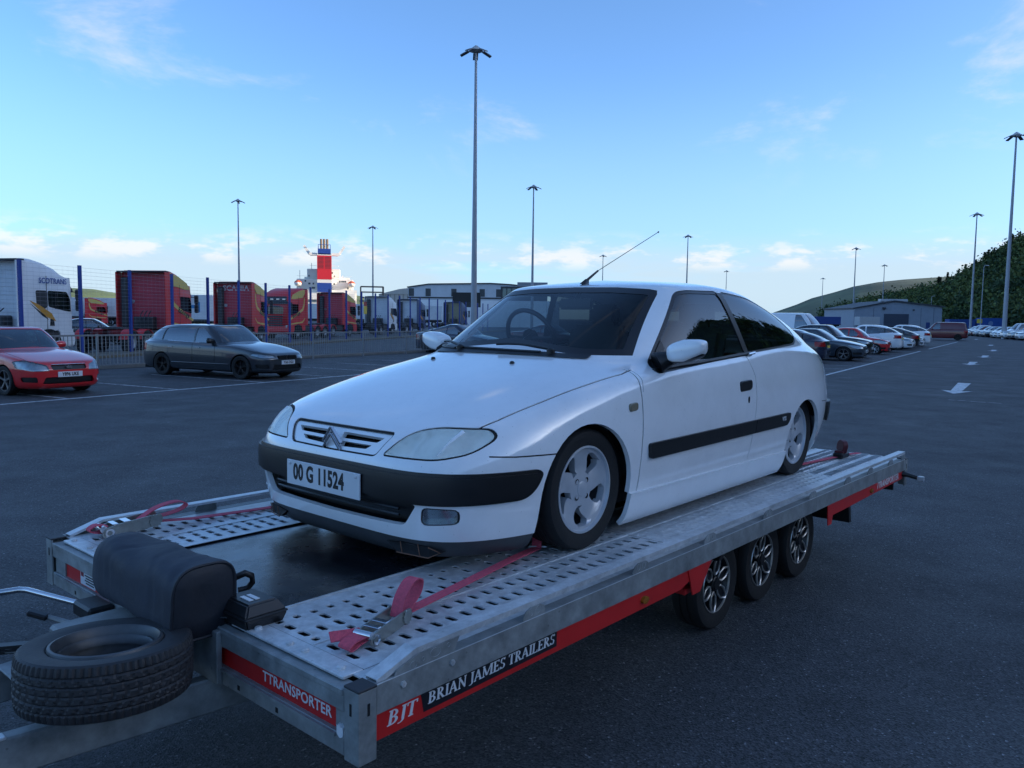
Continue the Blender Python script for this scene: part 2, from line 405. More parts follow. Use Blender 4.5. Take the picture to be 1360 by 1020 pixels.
def region_mesh(bm, regs, name, m, push=0.0, lip=0.0, sides=(1, -1), inset_z=None, smooth=True):
    """one mesh from the faces of some regions, for the y>=0 half (1), the mirrored half (-1) or both joined"""
    lay = bm.faces.layers.int['reg']; F = [f for f in bm.faces if f[lay] in regs]
    if not F: return None
    V = []; N = []; idx = {}; faces = []; fn = []
    for sd in sides:
        for f in F:
            q = []
            for v in f.verts:
                key = (v.index, sd if v.co.y > .0008 else 0)
                if key not in idx:
                    n = v.normal; nn = Vector((n.x, n.y * sd, n.z))
                    if v.co.y <= .0008: nn = Vector((n.x, 0, n.z)).normalized()
                    c = Vector((v.co.x, max(v.co.y, 0) * sd if v.co.y > .0008 else 0, v.co.z)) + nn * push
                    idx[key] = len(V); V.append(c); N.append(nn)
                q.append(idx[key])
            q = q if sd == 1 else q[::-1]
            if len(set(q)) == len(q): faces.append(q)
    nmain = len(faces); loopn = []
    for q in faces: loopn += [N[i] for i in q]
    if lip:
        cnt = {}
        for q in faces:
            for i in range(len(q)):
                a, b = q[i], q[(i + 1) % len(q)]; cnt.setdefault((min(a, b), max(a, b)), []).append((a, b))
        inn = {}
        for k, l in cnt.items():
            if len(l) == 1:
                a, b = l[0]
                for i in (a, b):
                    if i not in inn: inn[i] = len(V); V.append(V[i] - N[i] * lip); N.append(N[i])
                q = (b, a, inn[a], inn[b]); n = (V[a] - V[b]).cross(V[inn[a]] - V[a])
                faces.append(q); n = n.normalized() if n.length > 1e-12 else Vector((0, 0, 1)); loopn += [n] * 4
    me = bpy.data.meshes.new(name); me.from_pydata([tuple(v) for v in V], [], faces)
    if smooth:
        me.shade_smooth()
        if len(me.loops) == len(loopn): me.normals_split_custom_set([tuple(n) for n in loopn])
    if m is not None: me.materials.append(m)
    return me
def split_loose(o):
    """one object per separate piece"""
    bm = bmesh.new(); bm.from_mesh(o.data); seen = set(); isl = []
    bm.verts.ensure_lookup_table()
    for v in bm.verts:
        if v.index in seen: continue
        st = [v]; seen.add(v.index); q = set()
        while st:
            a = st.pop(); q.add(a.index)
            for e in a.link_edges:
                b = e.other_vert(a)
                if b.index not in seen: seen.add(b.index); st.append(b)
        isl.append(q)
    if len(isl) > 1:
        V = [tuple(v.co) for v in bm.verts]; F = [[v.index for v in f.verts] for f in bm.faces]; m = o.data.materials[0]
        for i, q in enumerate(isl):
            ids = sorted(q); mp = {a: k for k, a in enumerate(ids)}
            me = bpy.data.meshes.new(o.name); me.from_pydata([V[a] for a in ids], [], [[mp[a] for a in f] for f in F if f[0] in q]); me.materials.append(m)
            if i == 0: o.data = me
            else: link(o.name.split('.')[0], me, o.parent)
    bm.free(); return o
def region(bm, regs, name, m, parent, **k):
    me = region_mesh(bm, regs if isinstance(regs, (tuple, list, set)) else (regs,), name, m, **k)
    return link(name, me, parent) if me else None
def arch_poly(cx, cz, r, zlow, n=22):
    pts = [(cx + r * math.cos(t), cz + r * math.sin(t)) for t in np.linspace(0, math.pi, n)]
    return pts + [(cx - r, zlow), (cx + r, zlow)]
SIDE = lambda c, n: abs(n.y) > .25
def tyre(mb, r, wd, rim, n=48, c=(0, 0, 0)):
    hw = wd / 2
    return mb.lathe([(rim, -hw * .86), (rim + (r - rim) * .5, -hw), (r * .955, -hw * .96), (r * .988, -hw * .83), (r, -hw * .6), (r, -hw * .34), (r - .007, -hw * .31), (r - .007, -hw * .24), (r, -hw * .21),
                     (r, hw * .21), (r - .007, hw * .24), (r - .007, hw * .31), (r, hw * .34), (r, hw * .6), (r * .988, hw * .83), (r * .955, hw * .96), (r - (r - rim) * .5, hw), (rim, hw * .86)], n, 'y', c)
def wheel_simple(parent, x, y, z, r, wd, rim, side, style, colr, nsp=5):
    """road wheel: tyre, and a rim with spokes; side = -1 faces -y"""
    wheel = tyre(MB(), r, wd, rim, 36).build('wheel', RUBBER, parent, smooth=40, loc=(x, y, z))
    fy = side * wd * .42
    MB().lathe([(rim, fy), (rim * .94, fy), (rim * .90, fy - side * .03), (rim * .88, fy - side * .1), (.001, fy - side * .1)], 32).build('rim', DARK, wheel, smooth=40)
    mb = MB()
    for k in range(nsp):
        a = 2 * math.pi * k / nsp + .3
        wdt = (.20 if nsp <= 5 else .11) * rim
        for s in ((-.5, .5) if style == 'twin' else (0,)):
            pts = []
            for rr, ww, yy in ((.12 * rim, wdt * 1.1, .02), (.55 * rim, wdt * .9, .012), (.96 * rim, wdt * 1.15, .003)):
                an = a + s * .32 * (rr / rim)
                d = Vector((math.cos(an), 0, math.sin(an))); t = Vector((-math.sin(an), 0, math.cos(an)))
                kf = .45 if style == 'twin' else 1
                p = d * rr; pts.append([p - t * ww * .5 * kf + Vector((0, fy - side * yy - side * .025, 0)), p - t * ww * .4 * kf + Vector((0, fy - side * yy, 0)),
                                        p + t * ww * .4 * kf + Vector((0, fy - side * yy, 0)), p + t * ww * .5 * kf + Vector((0, fy - side * yy - side * .025, 0))])
            mb.loft(pts)
    mb.lathe([(rim * 1.0, fy - side * .004), (rim * 1.0, fy + side * .003), (rim * .95, fy + side * .003), (rim * .93, fy - side * .015)], 32)
    mb.lathe([(.2 * rim, fy - side * .03), (.2 * rim, fy - side * .012), (.001, fy - side * .01)], 16)
    mb.build('spokes', colr, wheel, smooth=35)
    return wheel
# ------------------------------------------------------------------ trailer frame: x runs to the trailer's rear, y to its far side, z=0 on the deck
T_LOC = Vector((-.4091, 2.1003, .7202)); T_ROT = (0, .0069, math.pi / 2 - .7099)
T_M = Matrix.Translation(T_LOC) @ Matrix.Rotation(T_ROT[2], 4, 'Z') @ Matrix.Rotation(T_ROT[1], 4, 'Y')
def on_trailer(o, p, rz=0.0):
    o.location = T_M @ Vector(p); o.rotation_euler = (0, T_ROT[1], T_ROT[2] + rz) if rz == 0 else (T_M.to_3x3() @ Matrix.Rotation(rz, 3, 'Z')).to_euler()
    return o

# ------------------------------------------------------------------ the white three-door hatchback on the trailer
def build_hero():
    root = empty('hatchback_car'); on_trailer(root, (1.5475, 1.157, 0))
    tag(root, 'white three-door hatchback strapped down on the flatbed car trailer', 'car')
    xm = 1.4
    LV = [
        (-.73, 3.20, .775, 5.4, 4.8, [(-.7, .062), (3.1, .08)]),
        (-.765, 3.29, .805, 5.5, 5.0, [(-.8, .095), (0, .10), (3.2, .13)]),
        (-.79, 3.36, .832, 5.6, 5.6, [(-.83, .19), (0, .19), (3.25, .26)]),
        (-.803, 3.41, .852, 5.7, 5.8, [(-.855, .31), (0, .34), (1.4, .36), (3.3, .40)]),
        (-.80, 3.41, .855, 5.6, 5.8, [(-.85, .42), (-.3, .46), (1.4, .50), (3.3, .50)]),
        (-.772, 3.385, .851, 5.3, 5.8, [(-.815, .485), (-.3, .53), (.4, .57), (1.4, .60), (3.26, .60)]),
        (-.735, 3.37, .838, 4.7, 5.6, [(-.765, .550), (-.55, .590), (-.2, .635), (.4, .69), (1.4, .715), (3.25, .735)]),
        (-.60, 3.36, .820, 4.0, 5.2, [(-.62, .612), (-.3, .662), (.1, .725), (.5, .755), (1.5, .775), (3.245, .80)]),
        (-.16, 3.34, .804, 3.6, 4.8, [(-.16, .752), (.3, .785), (.6, .795), (1.5, .815), (2.3, .85), (3.235, .845)]),
        (.28, 3.27, .783, 3.6, 4.4, [(.30, .848), (.55, .822), (.9, .822), (1.5, .845), (2.3, .885), (3.2, .885)]),
        (.34, 3.24, .772, 3.6, 4.2, [(.36, .880), (.6, .855), (.9, .85), (1.5, .872), (2.3, .915), (3.2, .912)]),
        (.64, 2.98, .712, 3.8, 4.2, [(.66, 1.055), (.9, 1.04), (1.5, 1.050), (2.3, 1.065), (2.98, 1.03)]),
        (.97, 2.50, .625, 4.2, 3.8, [(1.0, 1.230), (1.25, 1.222), (1.6, 1.232), (2.0, 1.210), (2.5, 1.155)]),
        (1.00, 2.44, .59, 4.2, 3.6, [(1.03, 1.246), (1.25, 1.248), (1.6, 1.258), (2.0, 1.238), (2.44, 1.178)]),
        (1.15, 2.25, .40, 3.4, 3.0, [(1.15, 1.274), (1.6, 1.290), (2.25, 1.232)]),
        (1.3, 2.1, .0, 2, 2, [(1.3, 1.295), (1.6, 1.303), (2.1, 1.262)])]
    bm = half_shell(LV, xm, 170, 6, 16)
    bvh = BVHTree.FromBMesh(bm)
    def ysurf(x, z):
        h = bvh.ray_cast(Vector((x, 3, z)), Vector((0, -1, 0))); return h[0].y if h[0] else .8
    def xfront(y, z):
        h = bvh.ray_cast(Vector((-3, y, z)), Vector((1, 0, 0))); return h[0].x if h[0] else -.8
    def ztop(x, y):
        h = bvh.ray_cast(Vector((x, y, 3)), Vector((0, 0, -1))); return h[0].z if h[0] else 1
    start_regions(bm)
    lay = bm.faces.layers.int['reg']
    FRONT = lambda c, n: n.x < -.12 and c.x < .1
    # wheel arches (removed)
    cut(bm, arch_poly(0.0, .262, .318, -.1), 'xz', lambda c, n: c.y > .5, 1)
    cut(bm, arch_poly(2.535, .215, .318, -.1), 'xz', lambda c, n: c.y > .5, 1)
    # windscreen with its black surround, side windows, rear screen
    ws = [(-.01, .868), (.30, .866), (.55, .858), (.655, .848), (.668, .86), (.558, 1.19), (.54, 1.214), (.50, 1.222), (.30, 1.234), (-.01, 1.239)]
    cut(bm, ws, 'yz', lambda c, n: n.x < -.15 and .2 < c.x < 1.32, 2)
    cut(bm, [(-.3, .868)] + ws[1:-1] + [(-.3, 1.239)], 'yz', lambda c, n: n.x < -.15 and .2 < c.x < 1.32, 3, (2,), .031)
    w1 = rounded([(.602, .786), (1.095, 1.200), (1.20, 1.213), (1.58, 1.222), (1.665, .862)], [.035, .09, .06, .05, .01], 5)
    cut(bm, w1, 'xz', SIDE, 4, inset=-.010); cut(bm, w1, 'xz', SIDE, 5, (4,), inset=.008)
    cut(bm, [(.5, .75), (.80, .75), (.80, 1.2), (.5, 1.2)], 'xz', SIDE, 6, (5,))      # black sail in the window corner
    w2 = rounded([(1.705, .866), (1.625, 1.222), (2.06, 1.198), (2.36, 1.110), (2.555, .99), (2.57, .945), (2.49, .912)], [.01, .02, .15, .1, .05, .04, .08], 5)
    cut(bm, w2, 'xz', SIDE, 4, inset=-.008); cut(bm, w2, 'xz', SIDE, 7, (4,), inset=.006)
    cut(bm, [(1.56, 1.222), (1.66, .845), (1.74, .845), (1.64, 1.222)], 'xz', SIDE, 8, (0, 4))             # black B pillar
    rw = [(-.01, .93), (.55, .93), (.47, 1.13), (-.01, 1.16)]
    cut(bm, rw, 'yz', lambda c, n: n.x > .1 and c.x > 2.2, 9)
    # headlamps
    hl = rounded([(.345, .474), (.435, .568), (.52, .586), (.690, .586), (.722, .555), (.69, .502), (.60, .476)], [.008, .04, .04, .025, .025, .04, .05], 4)
    cut(bm, hl, 'yz', FRONT, 10, inset=-.007); cut(bm, hl, 'yz', FRONT, 11, (10,))
    # grille outline and its two slots
    gr = rounded([(-.4, .552), (.345, .552), (.292, .466), (-.4, .458)], [0, .02, .02, 0], 4)
    cut(bm, gr, 'yz', FRONT, 10, inset=-.0075); cut(bm, gr, 'yz', FRONT, 12, (10,))
    cut(bm, rounded([(.03, .538), (.300, .537), (.268, .515), (.03, .512)], .006, 2), 'yz', FRONT, 13, (12,))
    cut(bm, rounded([(.045, .500), (.245, .502), (.215, .484), (.045, .478)], .006, 2), 'yz', FRONT, 13, (12,))
    # lower intake, fog lamp, bumper strip, dark lower lip
    cut(bm, rounded([(-.6, .180), (.47, .200), (.535, .293), (-.6, .293)], [0, .03, .02, 0], 4), 'yz', FRONT, 14)
    fg = rounded([(.550, .214), (.560, .281), (.675, .278), (.668, .222)], .02, 3)
    cut(bm, fg, 'yz', FRONT, 10, inset=-.005); cut(bm, fg, 'yz', FRONT, 15, (10,))
    cut(bm, rounded([(-1.2, .428), (-.345, .420), (-.318, .402), (-.352, .340), (-.41, .302), (-1.2, .291)], [0, .03, .02, .05, .05, 0], 4), 'xz', lambda c, n: c.x < 0, 16, (0, 14, 10))
    cut(bm, rounded([(-1.4, .428), (-.345, .420), (-.318, .402), (-.352, .340), (-.41, .302), (-1.4, .291)], [0, .03, .02, .05, .05, 0], 4), 'xz', lambda c, n: c.x < 0, 22, (16,), .013)
    cut(bm, [(-1.2, .150), (-.30, .138), (-.30, 0), (-1.2, 0)], 'xz', lambda c, n: c.x < 0, 17, (0, 14))
    # side rub strip, sill skirt
    cut(bm, rounded([(.462, .372), (.452, .448), (2.20, .470), (2.205, .44), (2.165, .392)], [.02, .02, .03, .02, .03], 4), 'xz', SIDE, 18)
    cut(bm, [(.30, -.1), (.312, .222), (2.23, .212), (2.23, -.1)], 'xz', lambda c, n: c.y > .5, 19)
    # panel gaps
    cut_line(bm, [(.43, .80), (.412, .70), (.408, .60), (.398, .45), (.385, .223)], .008, 'xz', SIDE, 10)
    cut_line(bm, [(1.655, .845), (1.70, .72), (1.70, .60), (1.665, .40), (1.63, .222)], .006, 'xz', SIDE, 10, (0, 18))
    cut_line(bm, [(-.56, .486), (-.45, .478), (-.18, .470)], .006, 'xz', SIDE, 10)
    cut_line(bm, [(-.665, .60), (-.60, .64), (-.45, .676), (-.2, .708), (.1, .735), (.36, .748), (.46, .735)], .008, 'xy', lambda c, n: n.z > .3 and c.z < .86, 10)
    cut_line(bm, [(.452, .80), (.452, .76), (.43, .70)], .005, 'xz', SIDE, 10)
    # rear: lamps, bumper strip, hatch line
    cut(bm, rounded([(3.22, .60), (3.18, .80), (3.5, .82), (3.5, .60)], .03, 3), 'xz', lambda c, n: c.x > 3, 20)
    cut(bm, rounded([(3.02, .345), (3.01, .485), (3.6, .485), (3.6, .33)], .03, 3), 'xz', lambda c, n: c.x > 2.6, 21)
    cut_line(bm, [(2.87, .50), (3.02, .492), (3.4, .49)], .005, 'xz', lambda c, n: c.x > 2.6, 10)
    cut_line(bm, [(2.66, .655), (2.8, .685), (3.0, .70), (3.22, .69)], .005, 'xy', lambda c, n: n.z > .25 and c.z < 1.1, 10)
    bm.normal_update(); bm.verts.index_update()
    body = region(bm, (0,), 'body', WHITE, root, lip=.024)
    split_loose(region(bm, (10,), 'panel_gap', DARK, root, push=-.004))
    SEAL = mat('window_seal', (.010, .010, .012), .35, 0, .1)
    region(bm, (2,), 'windscreen_surround', SEAL, root, push=-.002, lip=.006)
    region(bm, (3,), 'windscreen', GLASS, root, push=-.004)
    for s, nm in ((1, ''), (-1, '')):
        region(bm, (4,), 'window_seal', SEAL, root, push=-.003, lip=.006, sides=(s,))
        region(bm, (5,), 'door_window', GLASSDOOR, root, push=-.006, sides=(s,))
        region(bm, (7,), 'quarter_window', GLASSD, root, push=-.002, lip=.004, sides=(s,))
        region(bm, (6,), 'mirror_sail', BLACKPL, root, push=.004, lip=.012, sides=(s,))
        region(bm, (8,), 'door_pillar', SEAL, root, push=.000, lip=.008, sides=(s,))
        region(bm, (18,), 'rubbing_strip', BLACKPL, root, push=.016, lip=.02, sides=(s,))
        region(bm, (19,), 'side_skirt', WHITE, root, push=.016, lip=.022, sides=(s,))
        region(bm, (20,), 'tail_lamp', mat('tail_lamp_red', (.30, .01, .012), .15, 0, .1), root, push=.0, lip=.01, sides=(s,))
        hlo = region(bm, (11,), 'headlamp', FROST, root, push=-.001, lip=.005, sides=(s,))
        region(bm, (11,), 'reflector', mat('lamp_reflector', (.86, .89, .87), .30, .10, .32, 1.0, 0, 1, aniso=(3, 55, 3)), hlo, push=-.03, lip=-.03, sides=(s,))
        # bowls inside the lamp, and a divider towards the indicator
        def at_front(y, z, dx): return Vector((xfront(y, z) + dx, y * s, z))
        c = at_front(.60, .532, .035); d = Vector((-1, .45 * s, .02)).normalized()
        for (yy, zz, rr, nm2) in () if True else ((.520, .522, .040, 'lamp_bowl'), (.645, .538, .034, 'indicator_bowl')):
            p = at_front(yy, zz, .030); q = Vector((-1, .5 * s, .05)).normalized().to_track_quat('Z', 'Y').to_matrix()
            m_ = MB(); m_.lathe([(rr, .012), (rr * .8, -.006), (rr * .4, -.014), (.001, -.016)], 20, 'z')
            m_.v = [tuple(q @ Vector(v) + p) for v in m_.v]; m_.build(nm2, CHROME if 'lamp_b' in nm2 else mat('indicator_grey', (.30, .31, .30), .3, .4), hlo, smooth=40)
        mb = MB(); mb.tube([at_front(.585 + .03 * t, .484 + .09 * t, .016) for t in (0, .35, .7, 1)],   .012, 6); mb.build('lamp_divider', WHITE, hlo, smooth=40)
        fo = region(bm, (15,), 'fog_lamp', LENS, root, push=-.004, lip=.004, sides=(s,))
        region(bm, (15,), 'reflector', mat('fog_reflector', (.45, .47, .48), .2, .8, .1, 30), fo, push=-.03, lip=-.028, sides=(s,))
    region(bm, (9,), 'rear_screen', GLASSD, root, push=-.002, lip=.004)
    grille = region(bm, (12,), 'grille', WHITE, root, push=-.009, lip=.02)
    region(bm, (13,), 'grille_slot', DARK, grille, push=-.045)
    region(bm, (14,), 'lower_intake', BLACKPL, root, push=-.055)
    bump = region(bm, (16,), 'bumper_strip', mat('bumper_plastic', (.0065, .007, .0085), .40, 0, .3, 5, .05, 200), root, push=.012, lip=.05)
    region(bm, (22,), 'bumper_strip_face', mat('bumper_plastic', (0, 0, 0)), bump, push=.023, lip=.013)
    region(bm, (17,), 'lower_lip', mat('grey_lip', (.055, .058, .062), .5, 0, .2, 5), root, push=-.004, lip=.02)
    region(bm, (21,), 'rear_bumper_strip', BLACKPL, root, push=.02, lip=.04)
    # bars across the intake
    mb = MB()
    for z in (.237, .262):
        mb.tube([(xfront(abs(y), z) + .020, y, z) for y in np.linspace(-.43, .43, 15)], .006, 6)
    mb.build('intake_bar', BLACKPL, root, smooth=40)
    # brake ducts hanging in the dark lip, with rusty wire guards
    for s in (1, -1):
        p = [(xfront(y, .115) - .008, y * s, z) for y, z in ((.36, .118), (.44, .128), (.56, .118), (.60, .098), (.56, .075), (.42, .082))]
        mb = MB(); mb.loft([p, [(x + .05, y, z) for x, y, z in p]]); du = mb.build('brake_duct', DARK, root)
        rust = mat('rusty_wire', (.20, .10, .06), .8, 0, .3)
        mb = MB(); q = [(x - .006, y, z) for x, y, z in p]; mb.tube(q[2:], .0025, 5)
        for k in (.44, .52): mb.tube([(xfront(k, .115) - .014, k * s, .128), (xfront(k, .1) - .012, k * s, .078)], .002, 5)
        mb.build('wire_guard', rust, du)
    # emblem: double chevron
    mb = MB()
    for dz in (0, -.030):
        for s in (1, -1):
            xx = xfront(0, .50) - .012
            a = Vector((xx - .004, 0, .554 + dz)); b = Vector((xx, .062 * s, .486 + dz)); mb.beam(a, b, .012, .016, (1, 0, 0))
    mb.build('chevron_emblem', CHROME, grille, bevel=.002)
    # number plate
    xp = xfront(0, .33) - .034
    pl = MB(); pl.box(xp, xp + .008, -.26, .26, .277, .388); pl.box(xp + .008, xp + .05, -.2, .2, .29, .375)
    plo = pl.build('number_plate', PLATE, root, bevel=.002)
    for tx_, yy in (('00', .172), ('G', .085), ('11524', -.062)): text_part('plate_lettering', tx_, .098, INK, plo, (xp - .0006, yy, .335), (0, -1, 0), (0, 0, 1), bold=.0035, width=.74)
    for yy, zz in ((.235, .373), (-.235, .373)): MB().lathe([(.007, 0), (.006, -.005), (.001, -.006)], 10, 'x', (xp, yy, zz)).build('plate_screw', PLATE, plo, smooth=40)
    # cowl panel under the windscreen, wipers, washer jets
    cb = MB(); rows_ = []
    for x0, dz in ((.0, .004), (.05, -.012)):
        pass
    ys = np.linspace(-.54, .54, 25)
    def cow(y, k):   # point on the shell just in front of the glass
        a = abs(y); z = float(np.interp(a, [0, .30, .55, .655], [.868, .866, .858, .848])) - .014 + .016 * k
        return Vector((xfront(a, z) - .005, y, z + .004))
    cb.loft([[cow(y, 0) for y in ys], [cow(y, .6) for y in ys], [cow(y, 1.2) for y in ys]], closed=False)
    cb.build('cowl_panel', BLACKPL, root, smooth=60, fix=False)
    for y0, y1, z1 in ((.30, .66, .855), (-.34, .16, .872)):
        wp = MB()
        def gl(y, dz): return Vector((xfront(abs(y), .868 + dz) - .016, y, .868 + dz))
        piv = gl(y0, .006)
        wp.lathe([(.022, -.02), (.022, .012), (.012, .02), (.001, .021)], 12, 'z', tuple(piv))
        arm = wp.build('wiper', BLACKPL, root, smooth=40)
        w2_ = MB(); pts = [gl(y0 + (y1 - y0) * t, .010 + .018 * math.sin(t * 3.1)) + Vector((-.012, 0, .012)) for t in np.linspace(0, .75, 6)]
        w2_.tube(pts, .007, 6); w2_.build('wiper_arm', BLACKPL, arm, smooth=40)
        w3 = MB(); w3.tube([gl(y0 + (y1 - y0) * t, .004 + .006 * t) for t in np.linspace(.12, 1.25, 9)], .008, 6); w3.build('wiper_blade', BLACKPL, arm, smooth=40)
    for yy in (.33, -.24):
        mb = MB(); z = ztop(.14, abs(yy)); mb.lathe([(.014, -.004), (.012, .008), (.006, .012), (.001, .012)], 12, 'z', (.14, yy, z)); mb.build('washer_jet', BLACKPL, root, smooth=50)
    # roof aerial
    zb = ztop(1.10, 0); mb = MB(); mb.loft([[(1.06 + .0 * k + a, b, zb - .004) for a, b in ((-.03, 0), (0, .016), (.05, .012), (.06, 0), (.05, -.012), (0, -.016))], [(1.10 + a, b, zb + .028) for a, b in ((-.01, 0), (0, .007), (.02, .006), (.025, 0), (.02, -.006), (0, -.007))]] if (k := 1) else [])
    mb.tube([(1.095, 0, zb + .015), (1.22, 0, zb + .085)], .008, 8, rs=[.009, .006])
    ae = mb.build('aerial', BLACKPL, root, smooth=50)
    mb = MB(); mb.tube([(1.22, 0, zb + .085), (1.93, 0, 1.655)], .0021, 6); mb.tube([(1.925, 0, 1.652), (1.935, 0, 1.658)], .005, 6); mb.build('aerial_rod', BLACKPL, ae)
    # door handles, lock, side repeater, fuel of trims
    for s in (1, -1):
        y = ysurf(1.56, .67)
        h = MB().prism(rounded([(1.475, .638), (1.475, .702), (1.635, .708), (1.640, .66), (1.62, .645)], .022, 4), y - .01, y + .006, 'y')
        if s < 0: h.v = [(a, -b, c) for a, b, c in h.v]
        ho = h.build('door_handle', BLACKPL, root, bevel=.004)
        sc = MB().prism(rounded([(1.485, .612), (1.475, .665), (1.63, .67), (1.61, .612)], .03, 5), y - .012, y + .0015, 'y')
        if s < 0: sc.v = [(a, -b, c) for a, b, c in sc.v]
        sc.build('handle_recess', WHITE, ho)
        k = MB().lathe([(.013, 0), (.013, .004), (.001, .005)], 12, 'y', (0, 0, 0))
        k.v = [(a * .7 + 1.585, s * (ysurf(1.585, .590) + abs(b)), c * 1.5 + .590) for a, b, c in k.v]; k.build('door_lock', BLACKPL, root)
        y = ysurf(.325, .632)
        rp = MB().prism(rounded([(.292, .612), (.292, .650), (.362, .654), (.362, .616)], .014, 4), y - .006, y + .010, 'y')
        if s < 0: rp.v = [(a, -b, c) for a, b, c in rp.v]
        rp.build('side_repeater', mat('amber_grey_lens', (.22, .19, .13), .2, 0, .1), root, bevel=.004)
        # mirror: black foot and white shell
        def blob(cx, cy, cz, ax_, ay, az, n=4.0, nu=20, nv=12):
            m_ = MB(); rings = []
            for i in range(nv + 1):
                f = -math.pi / 2 + math.pi * i / nv; rr = []
                for j in range(nu):
                    t = 2 * math.pi * j / nu; e = 2 / n
                    sg = lambda q, p_: math.copysign(abs(q) ** p_, q)
                    x = sg(math.cos(f), e) * sg(math.cos(t), e); z_ = sg(math.cos(f), e) * sg(math.sin(t), e); y_ = sg(math.sin(f), 2 / 2.6)
                    tap = 1 - .22 * max(0, y_) - .10 * (x < 0) * abs(y_)
                    rr.append((cx + ax_ * x * (1 - .15 * y_), s * (cy + ay * y_), cz + az * z_ * tap + .02 * y_))
                rings.append(rr)
            return m_.loft(rings)
        mir = blob(.712, .905, .897, .062, .100, .056, 4.2).build('door_mirror', WHITE, root, smooth=60)
        MB().tube([(.655, s * .765, .825), (.685, s * .79, .842), (.715, s * .83, .858)], .03, 10, rs=[.062, .048, .034]).build('mirror_foot', BLACKPL, mir, smooth=60)
        blob(.722, .90, .862, .056, .092, .026, 3.0).build('mirror_base', BLACKPL, mir, smooth=60)
        yb = ysurf(1.0, .842)
        mb = MB(); pts = [(x, s * (ysurf(x, z) + .004), z) for x, z in ((.60, .795), (.85, .812), (1.1, .824), (1.4, .842), (1.70, .860))]; mb.tube(pts, .011, 6); mb.build('waist_trim', BLACKPL, root, smooth=50)
        tx = MB(); t_ = [(x, s * (ysurf(x, z) + .02), z) for x, z in ((1.66, .856), (1.75, .864))]; tx.tube(t_, .009, 6); tx.build('trim_end', CHROME, root)
        # badge at the end of the rubbing strip
        text_part('strip_badge', 'VTS', .035, WHITEINK, root, (2.09, s * (ysurf(2.09, .435) + .0175), .437), (-s * -1 * (1 if s < 0 else -1) * (1), 0, 0) if False else ((1, 0, 0) if s < 0 else (-1, 0, 0)), (0, 0, 1), bold=.001)
        # wheel arch liners and wheels
        for cx, cz in ((0.0, .262), (2.535, .215)):
            m_ = MB(); n = 18; rings = []
            for yy in (.775, .60):
                rings.append([(cx + .330 * math.cos(t), s * yy, cz + .330 * math.sin(t)) for t in np.linspace(-.1, math.pi + .1, n)])
            m_.loft(rings, closed=False, cap=False)
            m_.add([(cx - .33, s * .60, -.0 + .06), (cx + .33, s * .60, .06), (cx + .33, s * .60, .6), (cx - .33, s * .60, .6)], [(0, 1, 2, 3)])
            m_.build('arch_liner', DARK, root, fix=False)
        for cx, wy in ((.022, .703), (2.55, .682)):
            hero_wheel(root, cx, s * wy, .2765, s)
    # floor pan so that no light leaks through, interior
    MB().box(-.62, 3.0, -.58, .58, .095, .12).build('floor_pan', DARK, root)
    MB().box(-.62, -.56, -.50, .50, .12, .45).build('radiator', DARK, root)
    INT = mat('grey_trim', (.045, .050, .055), .7, 0, .15, 20)
    dash = MB().prism([(.46, .80), (.56, .848), (.90, .862), (.98, .84), (.98, .62), (.46, .62)], -.64, .64, 'y'); dash.build('dashboard', INT, root, bevel=.02, bseg=2)
    for yy in (.36, -.36):
        st = MB(); st.box(1.15, 1.65, yy - .24, yy + .24, .25, .46); so = st.build('front_seat', INT, root, bevel=.05, bseg=2)
        b2 = MB(); b2.prism([(1.55, .40), (1.68, .40), (1.84, 1.0), (1.74, 1.02)], yy - .24, yy + .24, 'y'); b2.build('seat_back', INT, so, bevel=.04, bseg=2)
        b3 = MB(); b3.box(1.79, 1.88, yy - .12, yy + .12, 1.01, 1.16); b3.build('headrest', INT, so, bevel=.03, bseg=2)
    MB().box(2.0, 2.7, -.62, .62, .25, .80).build('rear_bench', INT, root, bevel=.05, bseg=2)
    MB().box(.3, 2.8, -.66, .66, .12, .25).build('cabin_floor', DARK, root)
    sw = MB(); pts = []
    cS = Vector((1.02, .36, .93)); ax_ = Vector((1, 0, .45)).normalized(); e1 = Vector((0, 1, 0)); e2 = ax_.cross(e1)
    sw.tube([cS + (e1 * math.cos(t) + e2 * math.sin(t)) * .185 for t in np.linspace(0, 2 * math.pi, 37)], .015, 8, cap=False)
    for t in (0, math.pi, 1.57 + math.pi): sw.tube([cS - ax_ * .02, cS + (e1 * math.cos(t) + e2 * math.sin(t)) * .18], .014, 6)
    sw.lathe([(.055, -.02), (.05, .01), (.001, .014)], 14, 'x', tuple(cS)); sw.build('steering_wheel', BLACKPL, root, smooth=50)
    MB().tube([(1.03, .36, .93), (.8, .36, .82)], .03, 8).build('steering_column', BLACKPL, root)
    im = MB(); im.box(.985, 1.015, -.125, .125, 1.105, 1.172); imo = im.build('interior_mirror', BLACKPL, root, bevel=.012, bseg=2)
    MB().tube([(1.0, 0, 1.15), (1.04, 0, 1.215)], .012, 8).build('mirror_stem', BLACKPL, imo)
    bm.free()
    return root
